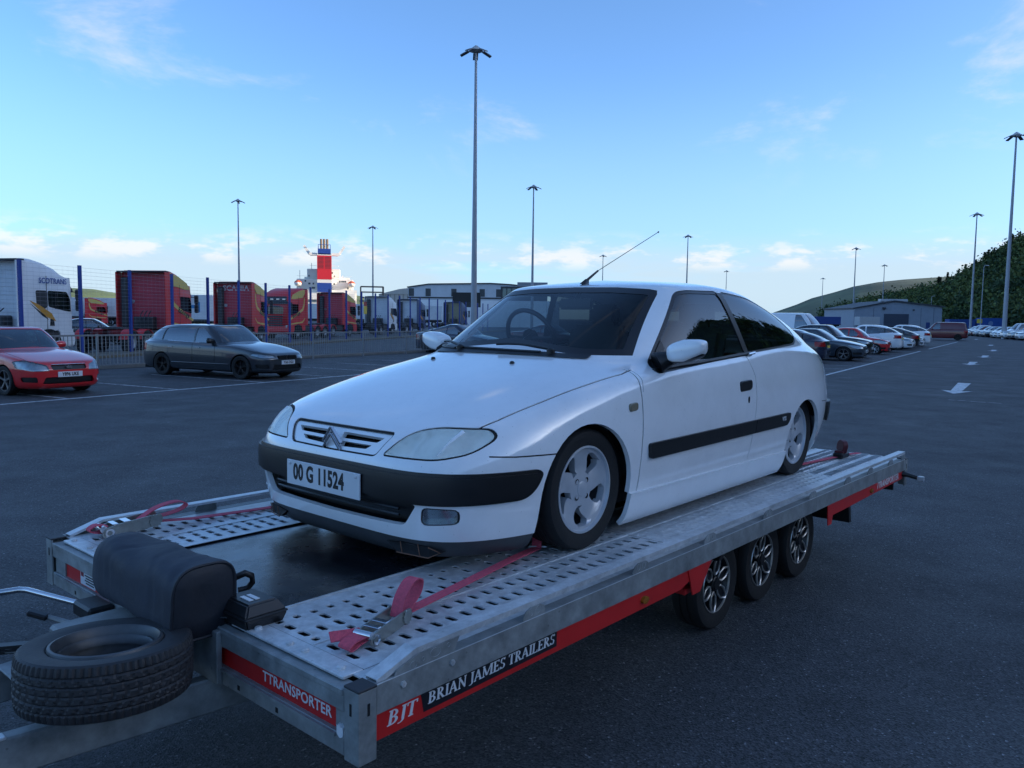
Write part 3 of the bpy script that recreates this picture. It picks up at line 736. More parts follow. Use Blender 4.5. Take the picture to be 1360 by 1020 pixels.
def hero_wheel(parent, x, y, z, s):
    r, wd, rim = .2765, .195, .197
    wheel = tyre(MB(), r, wd, rim, 64).build('wheel', RUBBER, parent, smooth=40, loc=(x, y, z))
    f0 = s * wd * .40
    barrel = MB().lathe([(rim * 1.01, f0), (rim * 1.01, f0 + s * .010), (rim * .965, f0 + s * .012), (rim * .935, f0 - s * .006)], 64).build('rim', ALLOY, wheel, smooth=40)
    MB().lathe([(rim * .94, f0 - s * .006), (rim * .90, f0 - s * .05), (rim * .86, f0 - s * .14)], 64).build('rim_barrel', mat('shaded_barrel', (.05, .05, .055), .5, .4, .3), wheel, smooth=40)  # barrel coloured dark to paint in shade behind the spoke openings
    MB().lathe([(rim * .9, f0 - s * .085), (.001, f0 - s * .085)], 40).build('brake_disc', DARK, wheel)
    rr = [.08, .2, .32, .40, .47, .55, .64, .73, .80, .85, .88, .95]
    wv = [0, 0, 0, 0, 7, 11, 14.5, 17, 17, 12, 0, 0]
    yv = [-.010, -.010, -.014, -.017, -.019, -.020, -.018, -.014, -.009, -.006, -.005, -.002]
    sk = [0, 0, 0, 0, -6, -5, -3, 0, 2, 4, 4, 4]           # the openings lean: turbine-like
    V = []; F = []; idx = {}
    def vert(i, k, c):   # ring i, sector k, column c
        deg = 72 * k; w = wv[i]; m = sk[i] if w or i > 3 else 0
        cols = [-36, (-36 - w + m) / 2 if w else -24, -w + m if w else -12, m * 1.0, w + m if w else 12, (36 + w + m) / 2 if w else 24]
        a = R(deg + cols[c] + 54); key = (i, k, c)
        if key not in idx:
            ed = .006 * (c in (2, 4) and w > 0)
            idx[key] = len(V); V.append((rim * rr[i] * math.cos(a) , f0 + s * (yv[i] - ed), rim * rr[i] * math.sin(a)))
        return idx[key]
    for i in range(len(rr) - 1):
        for k in range(5):
            for c in range(6):
                if c in (2, 3) and (wv[i] > 0 or wv[i + 1] > 0): 
                    if not (wv[i] == 0 and wv[i + 1] == 0): continue
                nx = lambda i_, c_: vert(i_, k, c_) if c_ < 6 else vert(i_, (k + 1) % 5, 0)
                F.append((nx(i, c), nx(i, c + 1), nx(i + 1, c + 1), nx(i + 1, c)))
    bm = bmesh.new(); bv = [bm.verts.new(v) for v in V]
    for q in F: bm.faces.new([bv[i] for i in q])
    bmesh.ops.recalc_face_normals(bm, faces=bm.faces)
    be = [e for e in bm.edges if e.is_boundary]
    ret = bmesh.ops.extrude_edge_only(bm, edges=be)
    for v in [g for g in ret['geom'] if isinstance(g, bmesh.types.BMVert)]: v.co.y -= s * .034; v.co.x *= .985; v.co.z *= .985
    bmesh.ops.recalc_face_normals(bm, faces=bm.faces)
    me = bpy.data.meshes.new('spokes'); bm.to_mesh(me); bm.free(); me.materials.append(ALLOY); me.shade_smooth(); me.set_sharp_from_angle(angle=R(24))
    link('spokes', me, wheel)
    cap = MB().lathe([(.036, f0 - s * .016), (.035, f0 - s * .008), (.028, f0 - s * .005), (.001, f0 - s * .004)], 24).build('hub_cap', ALLOY, wheel, smooth=30)
    mb = MB()
    for k in range(4):
        t = R(45 + 90 * k); MB().lathe([(.0125, f0 - s * .010), (.010, f0 - s * .0125), (.001, f0 - s * .013)], 12, 'y', (.052 * math.cos(t), 0, .052 * math.sin(t))).build('bolt_hole', DARK, wheel)
    return wheel
hero = build_hero()
# ------------------------------------------------------------------ serif lettering drawn as strokes for the trailer's side sticker
def serif_glyphs():
    T, t, S = .17, .07, .10            # thick stem, thin stroke, serif overhang
    def stem(x, z0=0, z1=1, w_=T, lo=True, hi=True):
        o = [[(x, z0), (x + w_, z0), (x + w_, z1), (x, z1)]]
        if lo: o.append([(x - S * .7, z0), (x + w_ + S * .7, z0), (x + w_ + S * .7, z0 + t), (x - S * .7, z0 + t)])
        if hi: o.append([(x - S * .7, z1 - t), (x + w_ + S * .7, z1 - t), (x + w_ + S * .7, z1), (x - S * .7, z1)])
        return o
    def arc(cx, cz, rx, rz, a0, a1, thick, n=9):
        o = []; an = np.linspace(R(a0), R(a1), n)
        for a, b in zip(an, an[1:]):
            def p(q, k):
                th_ = thick * (.55 + .45 * abs(math.cos(q))); return (cx + (rx - k * th_) * math.cos(q), cz + (rz - k * th_ * .6) * math.sin(q))
            o.append([p(a, 0), p(b, 0), p(b, 1), p(a, 1)])
        return o
    def bar(x0, z0, x1, z1, w_):
        d = Vector((x1 - x0, z1 - z0)).normalized(); n = Vector((-d.y, d.x)) * w_ / 2
        return [[(x0 - n.x, z0 - n.y), (x1 - n.x, z1 - n.y), (x1 + n.x, z1 + n.y), (x0 + n.x, z0 + n.y)]]
    G = {}
    bowl = arc(.25, .74, .33, .26, -90, 90, .16); bowl2 = arc(.25, .28, .38, .28, -90, 90, .17)
    G['B'] = (stem(.08) + bowl + bowl2 + bar(.2, .5, .3, .5, t) + bar(.2, .965, .3, .965, t) + bar(.2, .035, .3, .035, t), .72)
    G['R'] = (stem(.08) + bowl + bar(.2, .5, .3, .5, t) + bar(.2, .965, .3, .965, t) + bar(.32, .5, .62, .03, .15) + bar(.52, .035, .74, .035, t), .76)
    G['I'] = (stem(.09), .36)
    G['A'] = (bar(.10, .03, .36, .98, t * 1.2) + bar(.36, .96, .66, .03, .16) + bar(.2, .34, .54, .34, t) + bar(.0, .035, .22, .035, t) + bar(.52, .035, .80, .035, t), .82)
    G['N'] = (stem(.1, w_=t * 1.2) + stem(.62, w_=t * 1.2, lo=False) + bar(.12, .95, .66, .06, .15), .82)
    G['J'] = (stem(.16, z0=.1, lo=False) + arc(.05, .08, .28, .22, -110, 5, .13), .42)
    G['M'] = (stem(.08, w_=t * 1.2) + stem(.82, w_=T) + bar(.12, .95, .46, .10, .15) + bar(.46, .10, .84, .95, t * 1.2), 1.10)
    G['E'] = (stem(.08) + bar(.2, .965, .56, .965, t) + bar(.2, .5, .46, .5, t) + bar(.2, .035, .60, .035, t) + bar(.56, 1, .56, .80, t) + bar(.59, 0, .59, .22, t) + bar(.45, .42, .45, .58, t), .68)
    G['S'] = (arc(.29, .74, .23, .26, 20, 270, .13) + arc(.29, .26, .25, .26, -160, 90, .14) + bar(.5, .98, .5, .78, t) + bar(.06, .02, .06, .24, t), .60)
    G['T'] = (stem(.26, hi=False) + bar(.02, .965, .68, .965, t) + bar(.05, 1, .05, .78, t) + bar(.65, 1, .65, .78, t), .72)
    G['L'] = (stem(.08) + bar(.2, .035, .58, .035, t) + bar(.57, 0, .57, .24, t), .66)
    G[' '] = ([], .30)
    return G
GLY = serif_glyphs()
def serif_text(name, s, x0, x1, z0, hgt, y, m, parent, lean=.0, thick=.001):
    tot = sum(GLY[c][1] for c in s); k = (x1 - x0) / tot; mb = MB(); px = 0; q = 0
    for c in s:
        for poly in GLY[c][0]:
            q += 1; yy = y - thick - .00004 * (q % 9)
            mb.prism([(x0 + (px + p[0] + lean * p[1]) * k, z0 + p[1] * hgt) for p in poly], yy, y, 'y')
        px += GLY[c][1]
    return mb.build(name, m, parent)

def plate_grid(x0, x1, rows, kind, pitch=.07):
    """perforated sheet: rows = [(ya, yb, hole kind)]; every cell carries a real hole (or a raised dot)"""
    mb = MB(); nx = max(1, int(round((x1 - x0) / pitch))); p = (x1 - x0) / nx
    for ja, (ya, yb, hk) in enumerate(rows):
        yc, hy = (ya + yb) / 2, (yb - ya) / 2
        for i in range(nx):
            xc = x0 + (i + .5) * p; hx = p / 2; h = hk
            if hk == 'slot2': h = 'slot' if i % 2 == 0 else 'none'
            if hk == 'slot3': h = 'slot' if i % 2 else 'none'
            outer = [(-hx, -hy), (0, -hy), (hx, -hy), (hx, 0), (hx, hy), (0, hy), (-hx, hy), (-hx, 0)]
            if h == 'none':
                mb.add([(xc + a, yc + b, 0) for a, b in outer], [tuple(range(8))]); continue
            if h in ('slot', 'ridge'): a_, b_ = (.0130, .0295) if h == 'slot' else (.018, .035)
            elif h == 'round': a_, b_ = .0145, .0145
            else: a_, b_ = .006, .006
            b_ = min(b_, hy * .85)
            def ring(ex, z):
                A, B = a_ + ex, b_ + ex; f = .45 if h in ('slot', 'ridge') else .7
                return [(-A * f, -B, z), (0, -B * (1.04 if h in ('slot', 'ridge') else 1.0), z), (A * f, -B, z), (A, 0, z), (A * f, B, z), (0, B * (1.04 if h in ('slot', 'ridge') else 1.0), z), (-A * f, B, z), (-A, 0, z)] if h in ('round', 'dot') else \
                       [(-A, -B * .72, z), (0, -B, z), (A, -B * .72, z), (A, 0, z), (A, B * .72, z), (0, B, z), (-A, B * .72, z), (-A, 0, z)]
            lift = .0022 if h != 'ridge' else .006
            rings = [[(a, b, 0) for a, b in outer], ring(.007, 0), ring(.0015, lift)]
            if h == 'dot': rings = [[(a, b, 0) for a, b in outer], ring(.002, 0), ring(-.003, .004)]
            else: rings.append(ring(0, lift - .0008)); rings.append(ring(0, -.004)); rings.append(ring(.004, -.006))
            vs = [(xc + q[0], yc + q[1], q[2]) for r_ in rings for q in r_]
            fs = [(k * 8 + j, k * 8 + (j + 1) % 8, (k + 1) * 8 + (j + 1) % 8, (k + 1) * 8 + j) for k in range(len(rings) - 1) for j in range(8)]
            if h == 'dot': fs.append(tuple(range((len(rings) - 1) * 8, len(rings) * 8)))
            mb.add(vs, fs)
    return mb
def trailer_wheel(parent, x, y, z, s):
    r, wd, rim = .258, .165, .166
    wheel = tyre(MB(), r, wd, rim * 1.0, 56).build('wheel', RUBBER, parent, smooth=40, loc=(x, y, z))
    f0 = s * wd * .43; DARKAL = mat('black_alloy', (.018, .018, .02), .35, .3, .2)
    MB().lathe([(rim, f0), (rim * .93, f0 - s * .01), (rim * .88, f0 - s * .06), (.001, f0 - s * .05)], 40).build('rim', DARKAL, wheel, smooth=40)
    MB().lathe([(rim * 1.0, f0 + s * .002), (rim * .985, f0 + s * .006), (rim * .955, f0 + s * .004), (rim * .945, f0 - s * .004)], 48).build('rim_edge', ALLOYD, wheel, smooth=40)
    for k in range(6):
        a = 2 * math.pi * k / 6 + .35
        def P(rr, off, dy): return Vector((rr * rim * math.cos(a) - off * rim * math.sin(a), f0 - s * dy, rr * rim * math.sin(a) + off * rim * math.cos(a)))
        loop = [P(.30, -.04, .014), P(.45, -.17, .010), P(.70, -.19, .007), P(.96, -.07, .002), P(.96, .07, .002), P(.70, .19, .007), P(.45, .17, .010), P(.30, .04, .014)]
        sp = MB().tube(loop + [loop[0]], .0065, 6, cap=False).build('spoke', ALLOYD, wheel, smooth=50)
        MB().prism([(p.x, p.z) for p in loop], f0 - s * .045, f0 - s * .016, 'y').build('spoke_well', DARKAL, sp)
    MB().lathe([(.044, f0 - s * .05), (.042, f0 - s * .004), (.034, f0 + s * .002), (.001, f0 + s * .003)], 24).build('hub_cap', DARKAL, wheel, smooth=40)
    return wheel
def build_trailer():
    W, L = 2.266, 5.452
    root = empty('car_trailer'); root.location = T_LOC; root.rotation_euler = T_ROT
    tag(root, 'long galvanised six-wheeled flatbed car trailer with red side panels', 'trailer')
    mir = lambda y, s: y if s < 0 else W - y
    # side beams, posts and guide rails
    for s in (-1, 1):
        pr = [(0, -.085), (0, 0), (.052, 0), (.052, -.005), (.006, -.005), (.006, -.080), (.052, -.080), (.052, -.085)]
        MB().prism([(mir(a, s), b) for a, b in pr], .064, L - .06, 'x').build('side_beam', GALVD, root)
        MB().box(.066, L - .06, mir(.001, s), mir(.004, s), -.0005, .0015).build('beam_edge', GALV, root)
        for x0, d in ((0, 1), (L, -1)):
            y0 = mir(0, s); dy = 1 if s < 0 else -1
            p = MB().prism([(x0 - d * .003, y0 - dy * .003), (x0 + d * .062, y0 - dy * .003), (x0 + d * .062, y0 + dy * .006), (x0 + d * .006, y0 + dy * .006), (x0 + d * .006, y0 + dy * .062), (x0 - d * .003, y0 + dy * .062)], -.212, -.002, 'z')
            po = p.build('corner_post', GALVD, root, bevel=.002)
            MB().box(*sorted((x0 - d * .005, x0 + d * .062)), *sorted((y0 - dy * .005, y0 + dy * .062)), -.002, .006).build('post_cap', mat('black_cap', (.03, .032, .036), .6, 0, .2), po, bevel=.002)
            for (a, b) in ((.02, .03), (.028, .038)):
                pass
            MB().box(*sorted((x0 + d * .028, x0 + d * .036)), *sorted((y0 - dy * .0045, y0 - dy * .002)), -.075, -.040).build('post_slot', DARK, po)
            MB().box(*sorted((x0 - d * .0045, x0 - d * .002)), *sorted((y0 + dy * .028, y0 + dy * .036)), -.075, -.040).build('post_slot', DARK, po)
        # rail: flange with an outer lip, bent down to the deck at the front
        path = [(.075, .008), (.225, .056), (1.5, .056), (3.0, .056), (4.2, .056), (L - .02, .056)]
        rings = []
        for x, z in path:
            rings.append([(x, mir(y, s), z + dz) for y, dz in ((.014, 0), (.014, -.019), (.017, -.019), (.017, -.003), (.062, -.003), (.062, -.012), (.065, -.012), (.065, 0))])
        MB().loft(rings).build('guide_rail', GALV, root)
        for u in (.30, .77, 1.47, 2.09, 2.76, 3.42, 4.05, 4.53, 5.02, 5.36):
            y = mir(.006, s); y2 = mir(.010, s); ya, yb = min(y, y2), max(y, y2)
            if u == .30:
                b = MB().prism([(u - .17, -.012), (u - .16, .016), (u - .075, .040), (u + .10, .044), (u + .085, .020), (u + .07, -.012)], ya, yb, 'y').build('rail_bracket', GALVD, root)
                for cx, cz, rx, rz in ((u - .095, .012, .013, .012), (u - .055, .020, .006, .006), (u - .005, .024, .022, .014), (u + .05, .030, .007, .007)):
                    m = MB().lathe([(1, -.0012), (1, .0012), (.001, .0012)], 16, 'y'); m.v = [(cx + a * rx, (ya + yb) / 2 + b_ * 3, cz + c * rz) for a, b_, c in m.v]
                    m.build('bracket_hole', GALV, b)
                for cx in (u - .14, u + .06):
                    MB().lathe([(.010, 0), (.010, -.006), (.005, -.007), (.001, -.007)], 6, 'y', (cx, mir(0, s), -.028)).build('bolt', GALV, b) if s < 0 else None
                continue
            hgt = .040
            b = MB()
            o = [(u - .062, -.0), (u - .060, .012), (u - .045, .030), (u - .020, hgt), (u + .035, hgt), (u + .055, .030), (u + .062, -.0)]
            b.prism(o, ya, yb, 'y'); bo = b.build('rail_bracket', GALVD, root)
            for cx in (u - .018, u + .022):
                m = MB().lathe([(1, -1), (1, 1), (.001, 1)], 14, 'y'); m.v = [(cx + a * .011, (ya + yb) / 2 + b_ * .0032, .024 + c * .0135) for a, b_, c in m.v]
                m.build('bracket_hole', GALV, bo)
    # outer deck strips beside the rails, middle floor, perforated plates
    for s in (-1, 1):
        MB().box(.066, L - .03, *sorted((mir(.053, s), mir(.11, s))), -.006, -.001).build('deck_edge', GALV, root)
    MB().box(.03, L - .03, .64, 1.74, -.03, -.006).build('deck_floor', mat('phenolic_floor', (.016, .018, .022), .25, 0, .5, 3.5, .05, 14, rvar=.7), root)
    rows_n = [(.11, .16, 'none'), (.16, .252, 'slot'), (.252, .352, 'slot'), (.352, .372, 'none'), (.372, .420, 'round'), (.420, .500, 'slot'), (.500, .578, 'slot2'), (.578, .628, 'round'), (.628, .712, 'none')]
    rows_f = [(.11, .15, 'none'), (.15, .235, 'slot'), (.235, .325, 'slot'), (.325, .352, 'none'), (.352, .40, 'round'), (.40, .475, 'slot'), (.475, .545, 'slot'), (.545, .592, 'none')]
    for s, rows in ((-1, rows_n), (1, rows_f)):
        rr = [tuple(sorted((mir(a, s), mir(b, s)))) + (k,) for a, b, k in rows]
        lo = min(q[0] for q in rr); hi = max(q[1] for q in rr)
        MB().box(.03, .104, lo, hi, -.008, .002).build('front_deck_strip', GALV, root, bevel=.002)
        plate_grid(.106, 1.926, rr, 0).build('perforated_plate', GALV, root, smooth=45)
        dots = []
        for a, b, k in rr:
            n = max(1, int(round((b - a) / .045)))
            for i in range(n): dots.append((a + (b - a) * i / n, a + (b - a) * (i + 1) / n, 'dot' if k != 'none' else 'none'))
        plate_grid(1.930, 4.24, dots, 0).build('dimpled_plate', GALV, root, smooth=45)
        plate_grid(4.244, L - .03, [(a, b, 'ridge' if k != 'none' else 'none') for a, b, k in rr], 0, .062).build('ridged_plate', GALV, root, smooth=45)
        for x in (1.928, 4.242): MB().box(x - .002, x + .002, lo, hi, -.004, -.0006).build('plate_joint', DARK, root)
        ym = mir(.362, s); MB().box(.11, L - .04, ym - .003, ym + .003, .0004, .0035).build('plate_seam', GALV, root)
        ye = mir(.705, s) if s < 0 else W - .588
        MB().box(.11, L - .04, ye - .006, ye + .006, .0005, .0030).build('plate_edge', GALV, root)
        for yy in ((.16, .34, .42, .60, .68) if s < 0 else (.15, .32, .38)):
            MB().lathe([(.013, .001), (.013, .007), (.008, .010), (.001, .010)], 10, 'z', (.062, mir(yy, s), .001)).build('bolt', GALV, root)
    MB().box(.06, L - .06, .06, W - .06, -.055, -.036).build('dark_hole_backing', DARK, root)  # dark sheet added below the plates so their holes look black
    # front beam: two flanges and the red sticker between
    MB().box(.0, .055, .064, W - .064, -.078, -.012).build('front_beam', GALVD, root, bevel=.004)
    MB().box(-.004, .008, .07, W - .07, -.030, -.010).build('front_beam_lip', GALVD, root, bevel=.003)
    MB().box(.0, .055, .064, W - .064, -.206, -.146).build('lower_front_beam', GALVD, root, bevel=.004)
    MB().box(-.008, .0, .10, W - .10, -.156, -.147).build('lower_lip', GALVD, root)
    MB().box(.012, .03, .066, .118, -.146, -.078).build('beam_end_plate', GALVD, root)
    MB().box(.012, .03, 2.09, W - .066, -.146, -.078).build('beam_end_plate', GALVD, root)
    red = MB().box(.018, .03, .118, 2.09, -.146, -.078).build('front_red_panel', REDST, root)
    text_part('panel_lettering', 'TTRANSPORTER', .046, WHITEINK, red, (.0172, .325, -.112), (0, -1, 0), (0, 0, 1), bold=.0008, width=1.02)
    st = MB().box(.0150, .0178, 1.78, 1.93, -.140, -.082).build('white_label', PLATE, red)
    MB().box(.0145, .0149, 1.895, 1.925, -.105, -.084).build('label_block', mat('dark_red_ink', (.25, .02, .03), .5), st)
    for k in range(4): MB().box(.0145, .0149, 1.79, 1.885 - .01 * (k % 2), -.098 - .011 * k, -.092 - .011 * k).build('label_line', INK, st)
    MB().prism(rounded([(.070, -.150), (.070, -.122), (.078, -.128), (.088, -.118), (.094, -.126), (.098, -.120), (.098, -.148), (.084, -.158)], .004, 2), -.0012, -.0002 + .012, 'x').build('torn_sticker', PLATE, root)
    for y in (.40, .62, 1.75, 1.95):
        MB().box(-.0008, .002, y - .007, y + .007, -.192, -.176).build('beam_slot', DARK, root)
    # red side panels
    for s in (-1, 1):
        y = mir(.010, s); y2 = mir(.016, s); ya, yb = min(y, y2), max(y, y2)
        fp = MB().prism([(.066, -.168), (.066, -.086), (2.10, -.082), (2.06, -.10), (1.83, -.165)], ya, yb, 'y').build('red_side_panel', REDST, root)
        w = MB().prism([(1.88, -.086), (2.115, -.083), (2.00, -.215), (1.93, -.215)], min(mir(.004, s), mir(.010, s)), max(mir(.004, s), mir(.010, s)), 'y').build('mudguard_end', REDST, fp)
        MB().box(1.90, 1.99, *sorted((mir(.03, s), mir(.26, s))), -.215, -.19).build('mudguard_skirt', REDST, fp)
        rp = MB().prism([(3.70, -.083), (L - .075, -.086), (L - .075, -.15), (3.98, -.168), (3.80, -.168), (3.78, -.222), (3.72, -.222)], ya, yb, 'y').build('red_side_panel', REDST, root)
        for x in (1.507, 4.577):
            m = MB().lathe([(1, 0), (.95, 1), (.001, 1.15)], 20, 'y'); sy = -1 if s < 0 else 1
            m.v = [(x + a * .026, y + sy * abs(b) * .012, -.128 + c * .016) for a, b, c in m.v]
            m.build('side_marker', mat('amber_lens', (.30, .10, .01), .25, 0, .15), root, smooth=40)
        if s < 0:
            bl = MB().prism([(.238, -.100 + .014), (.906, -.086), (.906, -.146), (.252, -.150)], y - .0010, y, 'y').build('black_sticker', mat('black_vinyl', (.010, .011, .016), .35, 0, .1), fp)
            serif_text('side_lettering', 'BRIAN JAMES TRAILERS', .268, .892, -.131, .036, y - .0010, WHITEINK, bl, lean=.08)
            serif_text('side_initials', 'BJT', .108, .222, -.141, .043, y, WHITEINK, fp, lean=.16)
            text_part('rear_lettering', '/TRANSPORTER', .066, WHITEINK, rp, (4.99, y - .0012, -.118), (1, 0, 0), (0, 0, 1), bold=.0014, width=1.12)
    # rear end
    MB().box(L - .06, L - .003, .064, W - .064, -.15, -.01).build('rear_beam', GALVD, root, bevel=.003)
    MB().box(L - .10, L - .08, .07, W - .07, -.25, -.15).build('rear_light_board', BLACKPL, root)
    for s in (-1, 1):
        st = MB().tube([(L - .09, mir(.06, s), -.105), (L - .075, mir(-.03, s), -.118), (L - .06, mir(-.10, s), -.135)], .02, 10, rs=[.028, .018, .015]).build('marker_stem', BLACKPL, root, smooth=50)
        MB().box(L - .085, L - .045, *sorted((mir(-.095, s), mir(-.145, s))), -.158, -.118).build('marker_lamp', mat('clear_lamp', (.5, .5, .5), .2, .2, .1), st, bevel=.006)
    # chassis under the deck, axles, mudguards, wheels
    for y in (.52, W - .52): MB().box(.05, L - .1, y - .05, y + .05, -.21, -.06).build('chassis_rail', mat('chassis_dark', (.05, .055, .06), .6, .3, .3), root)
    for i, x in enumerate((2.795, 3.418, 4.042)):
        zz = -(.7202 - .0069 * x) + .2585
        MB().tube([(x, .3, zz), (x, W - .3, zz)], .035, 8).build('axle', BLACKPL, root)
        for s in (-1, 1):
            trailer_wheel(root, x, mir(.295 + .0825, s), zz, s)
    for s in (-1, 1):
        MB().prism([(2.36, -.17), (2.40, -.17), (2.50, -.10), (4.33, -.10), (4.39, -.34), (4.43, -.34), (4.37, -.086), (2.44, -.086)], *sorted((mir(.09, s), mir(.50, s))), 'y').build('mudguard', BLACKPL, root)
    # drawbar: two beams, cross plate, jockey handle, levers
    for y0, y1 in ((.80, 1.00), (1.46, 1.26)):
        a = Vector((.55, y0 - (y1 - y0) * .3, -.262)); b = Vector((-1.6, y1, -.262))
        MB().beam(a, b, .055, .12).build('drawbar_beam', GALVD, root, bevel=.006)
    MB().box(-.02, .0, .72, 1.55, -.20, -.02).build('drawbar_bracket', GALVD, root, bevel=.003)
    MB().box(-.46, -.36, .86, 1.42, -.208, -.200).build('drawbar_plate', GALVD, root, bevel=.003)
    MB().tube([(-.62, .87, -.205), (-.70, .88, -.19)], .016, 10).build('clamp_bolt', GALV, root)
    MB().box(-.67, -.60, .845, .885, -.203, -.193).build('clamp_plate', GALV, root, bevel=.003)
    jk = MB().tube([(-.50, 2.10, -.135), (-.285, 1.985, -.122), (-.215, 1.955, -.118), (-.195, 1.925, -.118), (-.13, 1.76, -.13), (-.075, 1.62, -.14)], .013, 10).build('jockey_handle', CHROME, root, smooth=50)
    MB().box(-.12, -.02, 1.50, 1.66, -.175, -.115).build('handle_mount', BLACKPL, jk, bevel=.01)
    MB().box(-.07, .0, 1.36, 1.52, -.20, -.15).build('ratchet_block', GALVD, root, bevel=.008)
    MB().tube([(-.10, 1.50, -.20), (-.19, 1.62, -.165), (-.225, 1.66, -.15)], .011, 8).build('release_lever', GALVD, root)
    MB().beam((-.215, 1.64, -.155), (-.265, 1.70, -.135), .035, .022).build('lever_knob', BLACKPL, root, bevel=.006)
    MB().beam((-.20, 1.34, -.185), (-.40, 1.50, -.185), .045, .016).build('brake_lever', GALVD, root, bevel=.003)
    MB().beam((-.33, 1.445, -.178), (-.53, 1.60, -.186), .062, .03).build('lever_grip', BLACKPL, root, bevel=.012, bseg=2)
    MB().beam((-.50, 1.36, -.19), (-.85, 1.42, -.2), .03, .03).build('drawbar_rod', GALV, root, bevel=.004)
    MB().box(-.33, .02, .98, 1.30, -.205, -.06).build('winch_post', GALVD, root, bevel=.01)
    return root
trailer = build_trailer()

# ------------------------------------------------------------------ loose things on the trailer
def tread_tyre(r, wd, rim, n=220):
    """tyre with grooves and lateral sipes cut into the tread"""
    hw = wd / 2
    prof = [(rim, -hw * .80), (rim + .012, -hw * .92), (rim + (r - rim) * .45, -hw * 1.0), (r * .93, -hw * .985), (r * .965, -hw * .93)]
    tre = np.linspace(-.90, .90, 31); rows_ = list(prof)
    rows_ += [(r - .010 * abs(t) ** 4, hw * t) for t in tre] + [(a, -b) for a, b in prof[::-1]]
    m = len(rows_); V = []; F = []
    for k in range(n):
        th = 2 * math.pi * k / n; c, s = math.cos(th), math.sin(th)
        for i, (rr, h) in enumerate(rows_):
            d = 0; t = h / hw
            if 5 <= i < m - 5:
                if min(abs(abs(t) - .30), abs(abs(t) - .62)) < .03: d = .005
                elif abs(t) < .03: d = .003
                else:
                    ph = (k + int(8 * abs(t))) % 5
                    if abs(t) > .62: d = .0055 if k % 3 == 0 else 0
                    elif ph == 0: d = .0042
            elif i in (4, m - 5): d = .002 if k % 3 == 0 else 0
            V.append(((rr - d) * c, (rr - d) * s, h))
    for k in range(n):
        for i in range(m - 1): F.append((k * m + i, k * m + i + 1, ((k + 1) % n) * m + i + 1, ((k + 1) % n) * m + i))
    return MB().add(V, F)
sp = empty('spare_wheel'); on_trailer(sp, (-.335, .81, -.060)); tag(sp, 'spare wheel with a worn tread lying flat on the trailer drawbar', 'wheel')
sp.rotation_euler = (R(-4.5), R(1.0), .4)
tread_tyre(.250, .168, .156).build('tyre', mat('spare_rubber', (.022, .022, .024), .60, 0, .4, 14, .1, 90), sp, smooth=18)
MB().lathe([(.163, .074), (.160, .082), (.152, .084), (.146, .076), (.140, .05), (.136, .02), (.134, -.02), (.128, -.04), (.10, -.045), (.06, -.03), (.04, -.03), (.001, -.03)], 64, 'z').build('rim', mat('grey_steel_rim', (.075, .08, .085), .45, .4, .35, 9), sp, smooth=40)
MB().lathe([(.140, .055), (.132, .058), (.126, .050), (.124, .03)], 64, 'z').build('rim_step', mat('grey_steel_rim', (0, 0, 0)), sp, smooth=40)

def winch_cover():
    o = empty('winch_cover'); on_trailer(o, (-.035, 1.085, .0)); tag(o, 'dark blue canvas winch cover bulging over the front of the trailer', 'cover')
    rnd = random.Random(3); rings = []; ny = 40; nu = 56
    for i in range(ny):
        t = i / (ny - 1); y = -.33 + .68 * t; k = 1.06 + .04 * math.sin(math.pi * t) - .10 * t - .22 * max(0, (t - .82) / .18) ** 2
        rr = []
        for j in range(nu):
            a = 2 * math.pi * j / nu; c, s = math.cos(a), math.sin(a); e = 2 / 3.3
            x = math.copysign(abs(c) ** e, c) * .104 * k; z = math.copysign(abs(s) ** e, s) * .115 * k
            if s < 0: x *= 1 + .14 * abs(s)
            wr = .009 * math.sin(2 * a + 5 * t) * math.sin(7 * t + a) - .004 * math.exp(-((t - .82 - .06 * s) / .02) ** 2) - .004 * math.exp(-((t - .35 - .12 * c) / .018) ** 2) - .004 * math.exp(-((t - .58 + .15 * c) / .016) ** 2) + .004 * math.exp(-((t - .16 - .1 * c) / .03) ** 2)
            if i in (0, ny - 1): wr = 0
            n_ = math.hypot(x, z); f = (n_ + wr) / n_; dip = -.012 * math.sin(math.pi * t) * max(0, s)
            rr.append((x * f - .03 * (1 - s) * .3, y, z * f + .085 + dip))
        rings.append(rr)
    CV = mat('blue_canvas', (.024, .030, .044), .72, 0, .28, 7, .5, 13)
    MB().loft(rings).build('cover', CV, o, smooth=50)
    MB().tube([Vector(p) + Vector((0, -.003, 0)) for p in rings[0]] + [Vector(rings[0][0]) + Vector((0, -.003, 0))], .0055, 6, cap=False).build('piping', mat('dark_piping', (.010, .012, .018), .6), o)
    m = MB(); cx = sum(p[0] for p in rings[0]) / nu; cz = sum(p[2] for p in rings[0]) / nu
    m.loft([[(cx + (p[0] - cx) * k, p[1] - .002 - d, cz + (p[2] - cz) * k) for p in rings[0]] for k, d in ((.985, 0), (.8, .010), (.45, .012), (.05, .008))])
    m.build('end_panel', mat('dark_canvas', (.010, .013, .020), .55, 0, .3, 9, .2, 26), o, smooth=50)
    return o
winch_cover()
hk = on_trailer(MB().tube([(0, -.02, .0), (.02, -.06, .045), (.07, -.085, .062), (.115, -.085, .040), (.125, -.075, .005), (.10, -.06, -.025), (.05, -.04, -.03)], .017, 10).build('winch_hook', BLACKPL, None, smooth=50), (.150, .955, .045)); hk.scale = (.62, .62, .75); tag(hk, 'thick black curved winch hook between the canvas cover and the battery box', 'hook')
bb = empty('battery_box'); on_trailer(bb, (.095, .70, -.004)); tag(bb, 'small black plastic battery box on the front edge of the deck', 'box')
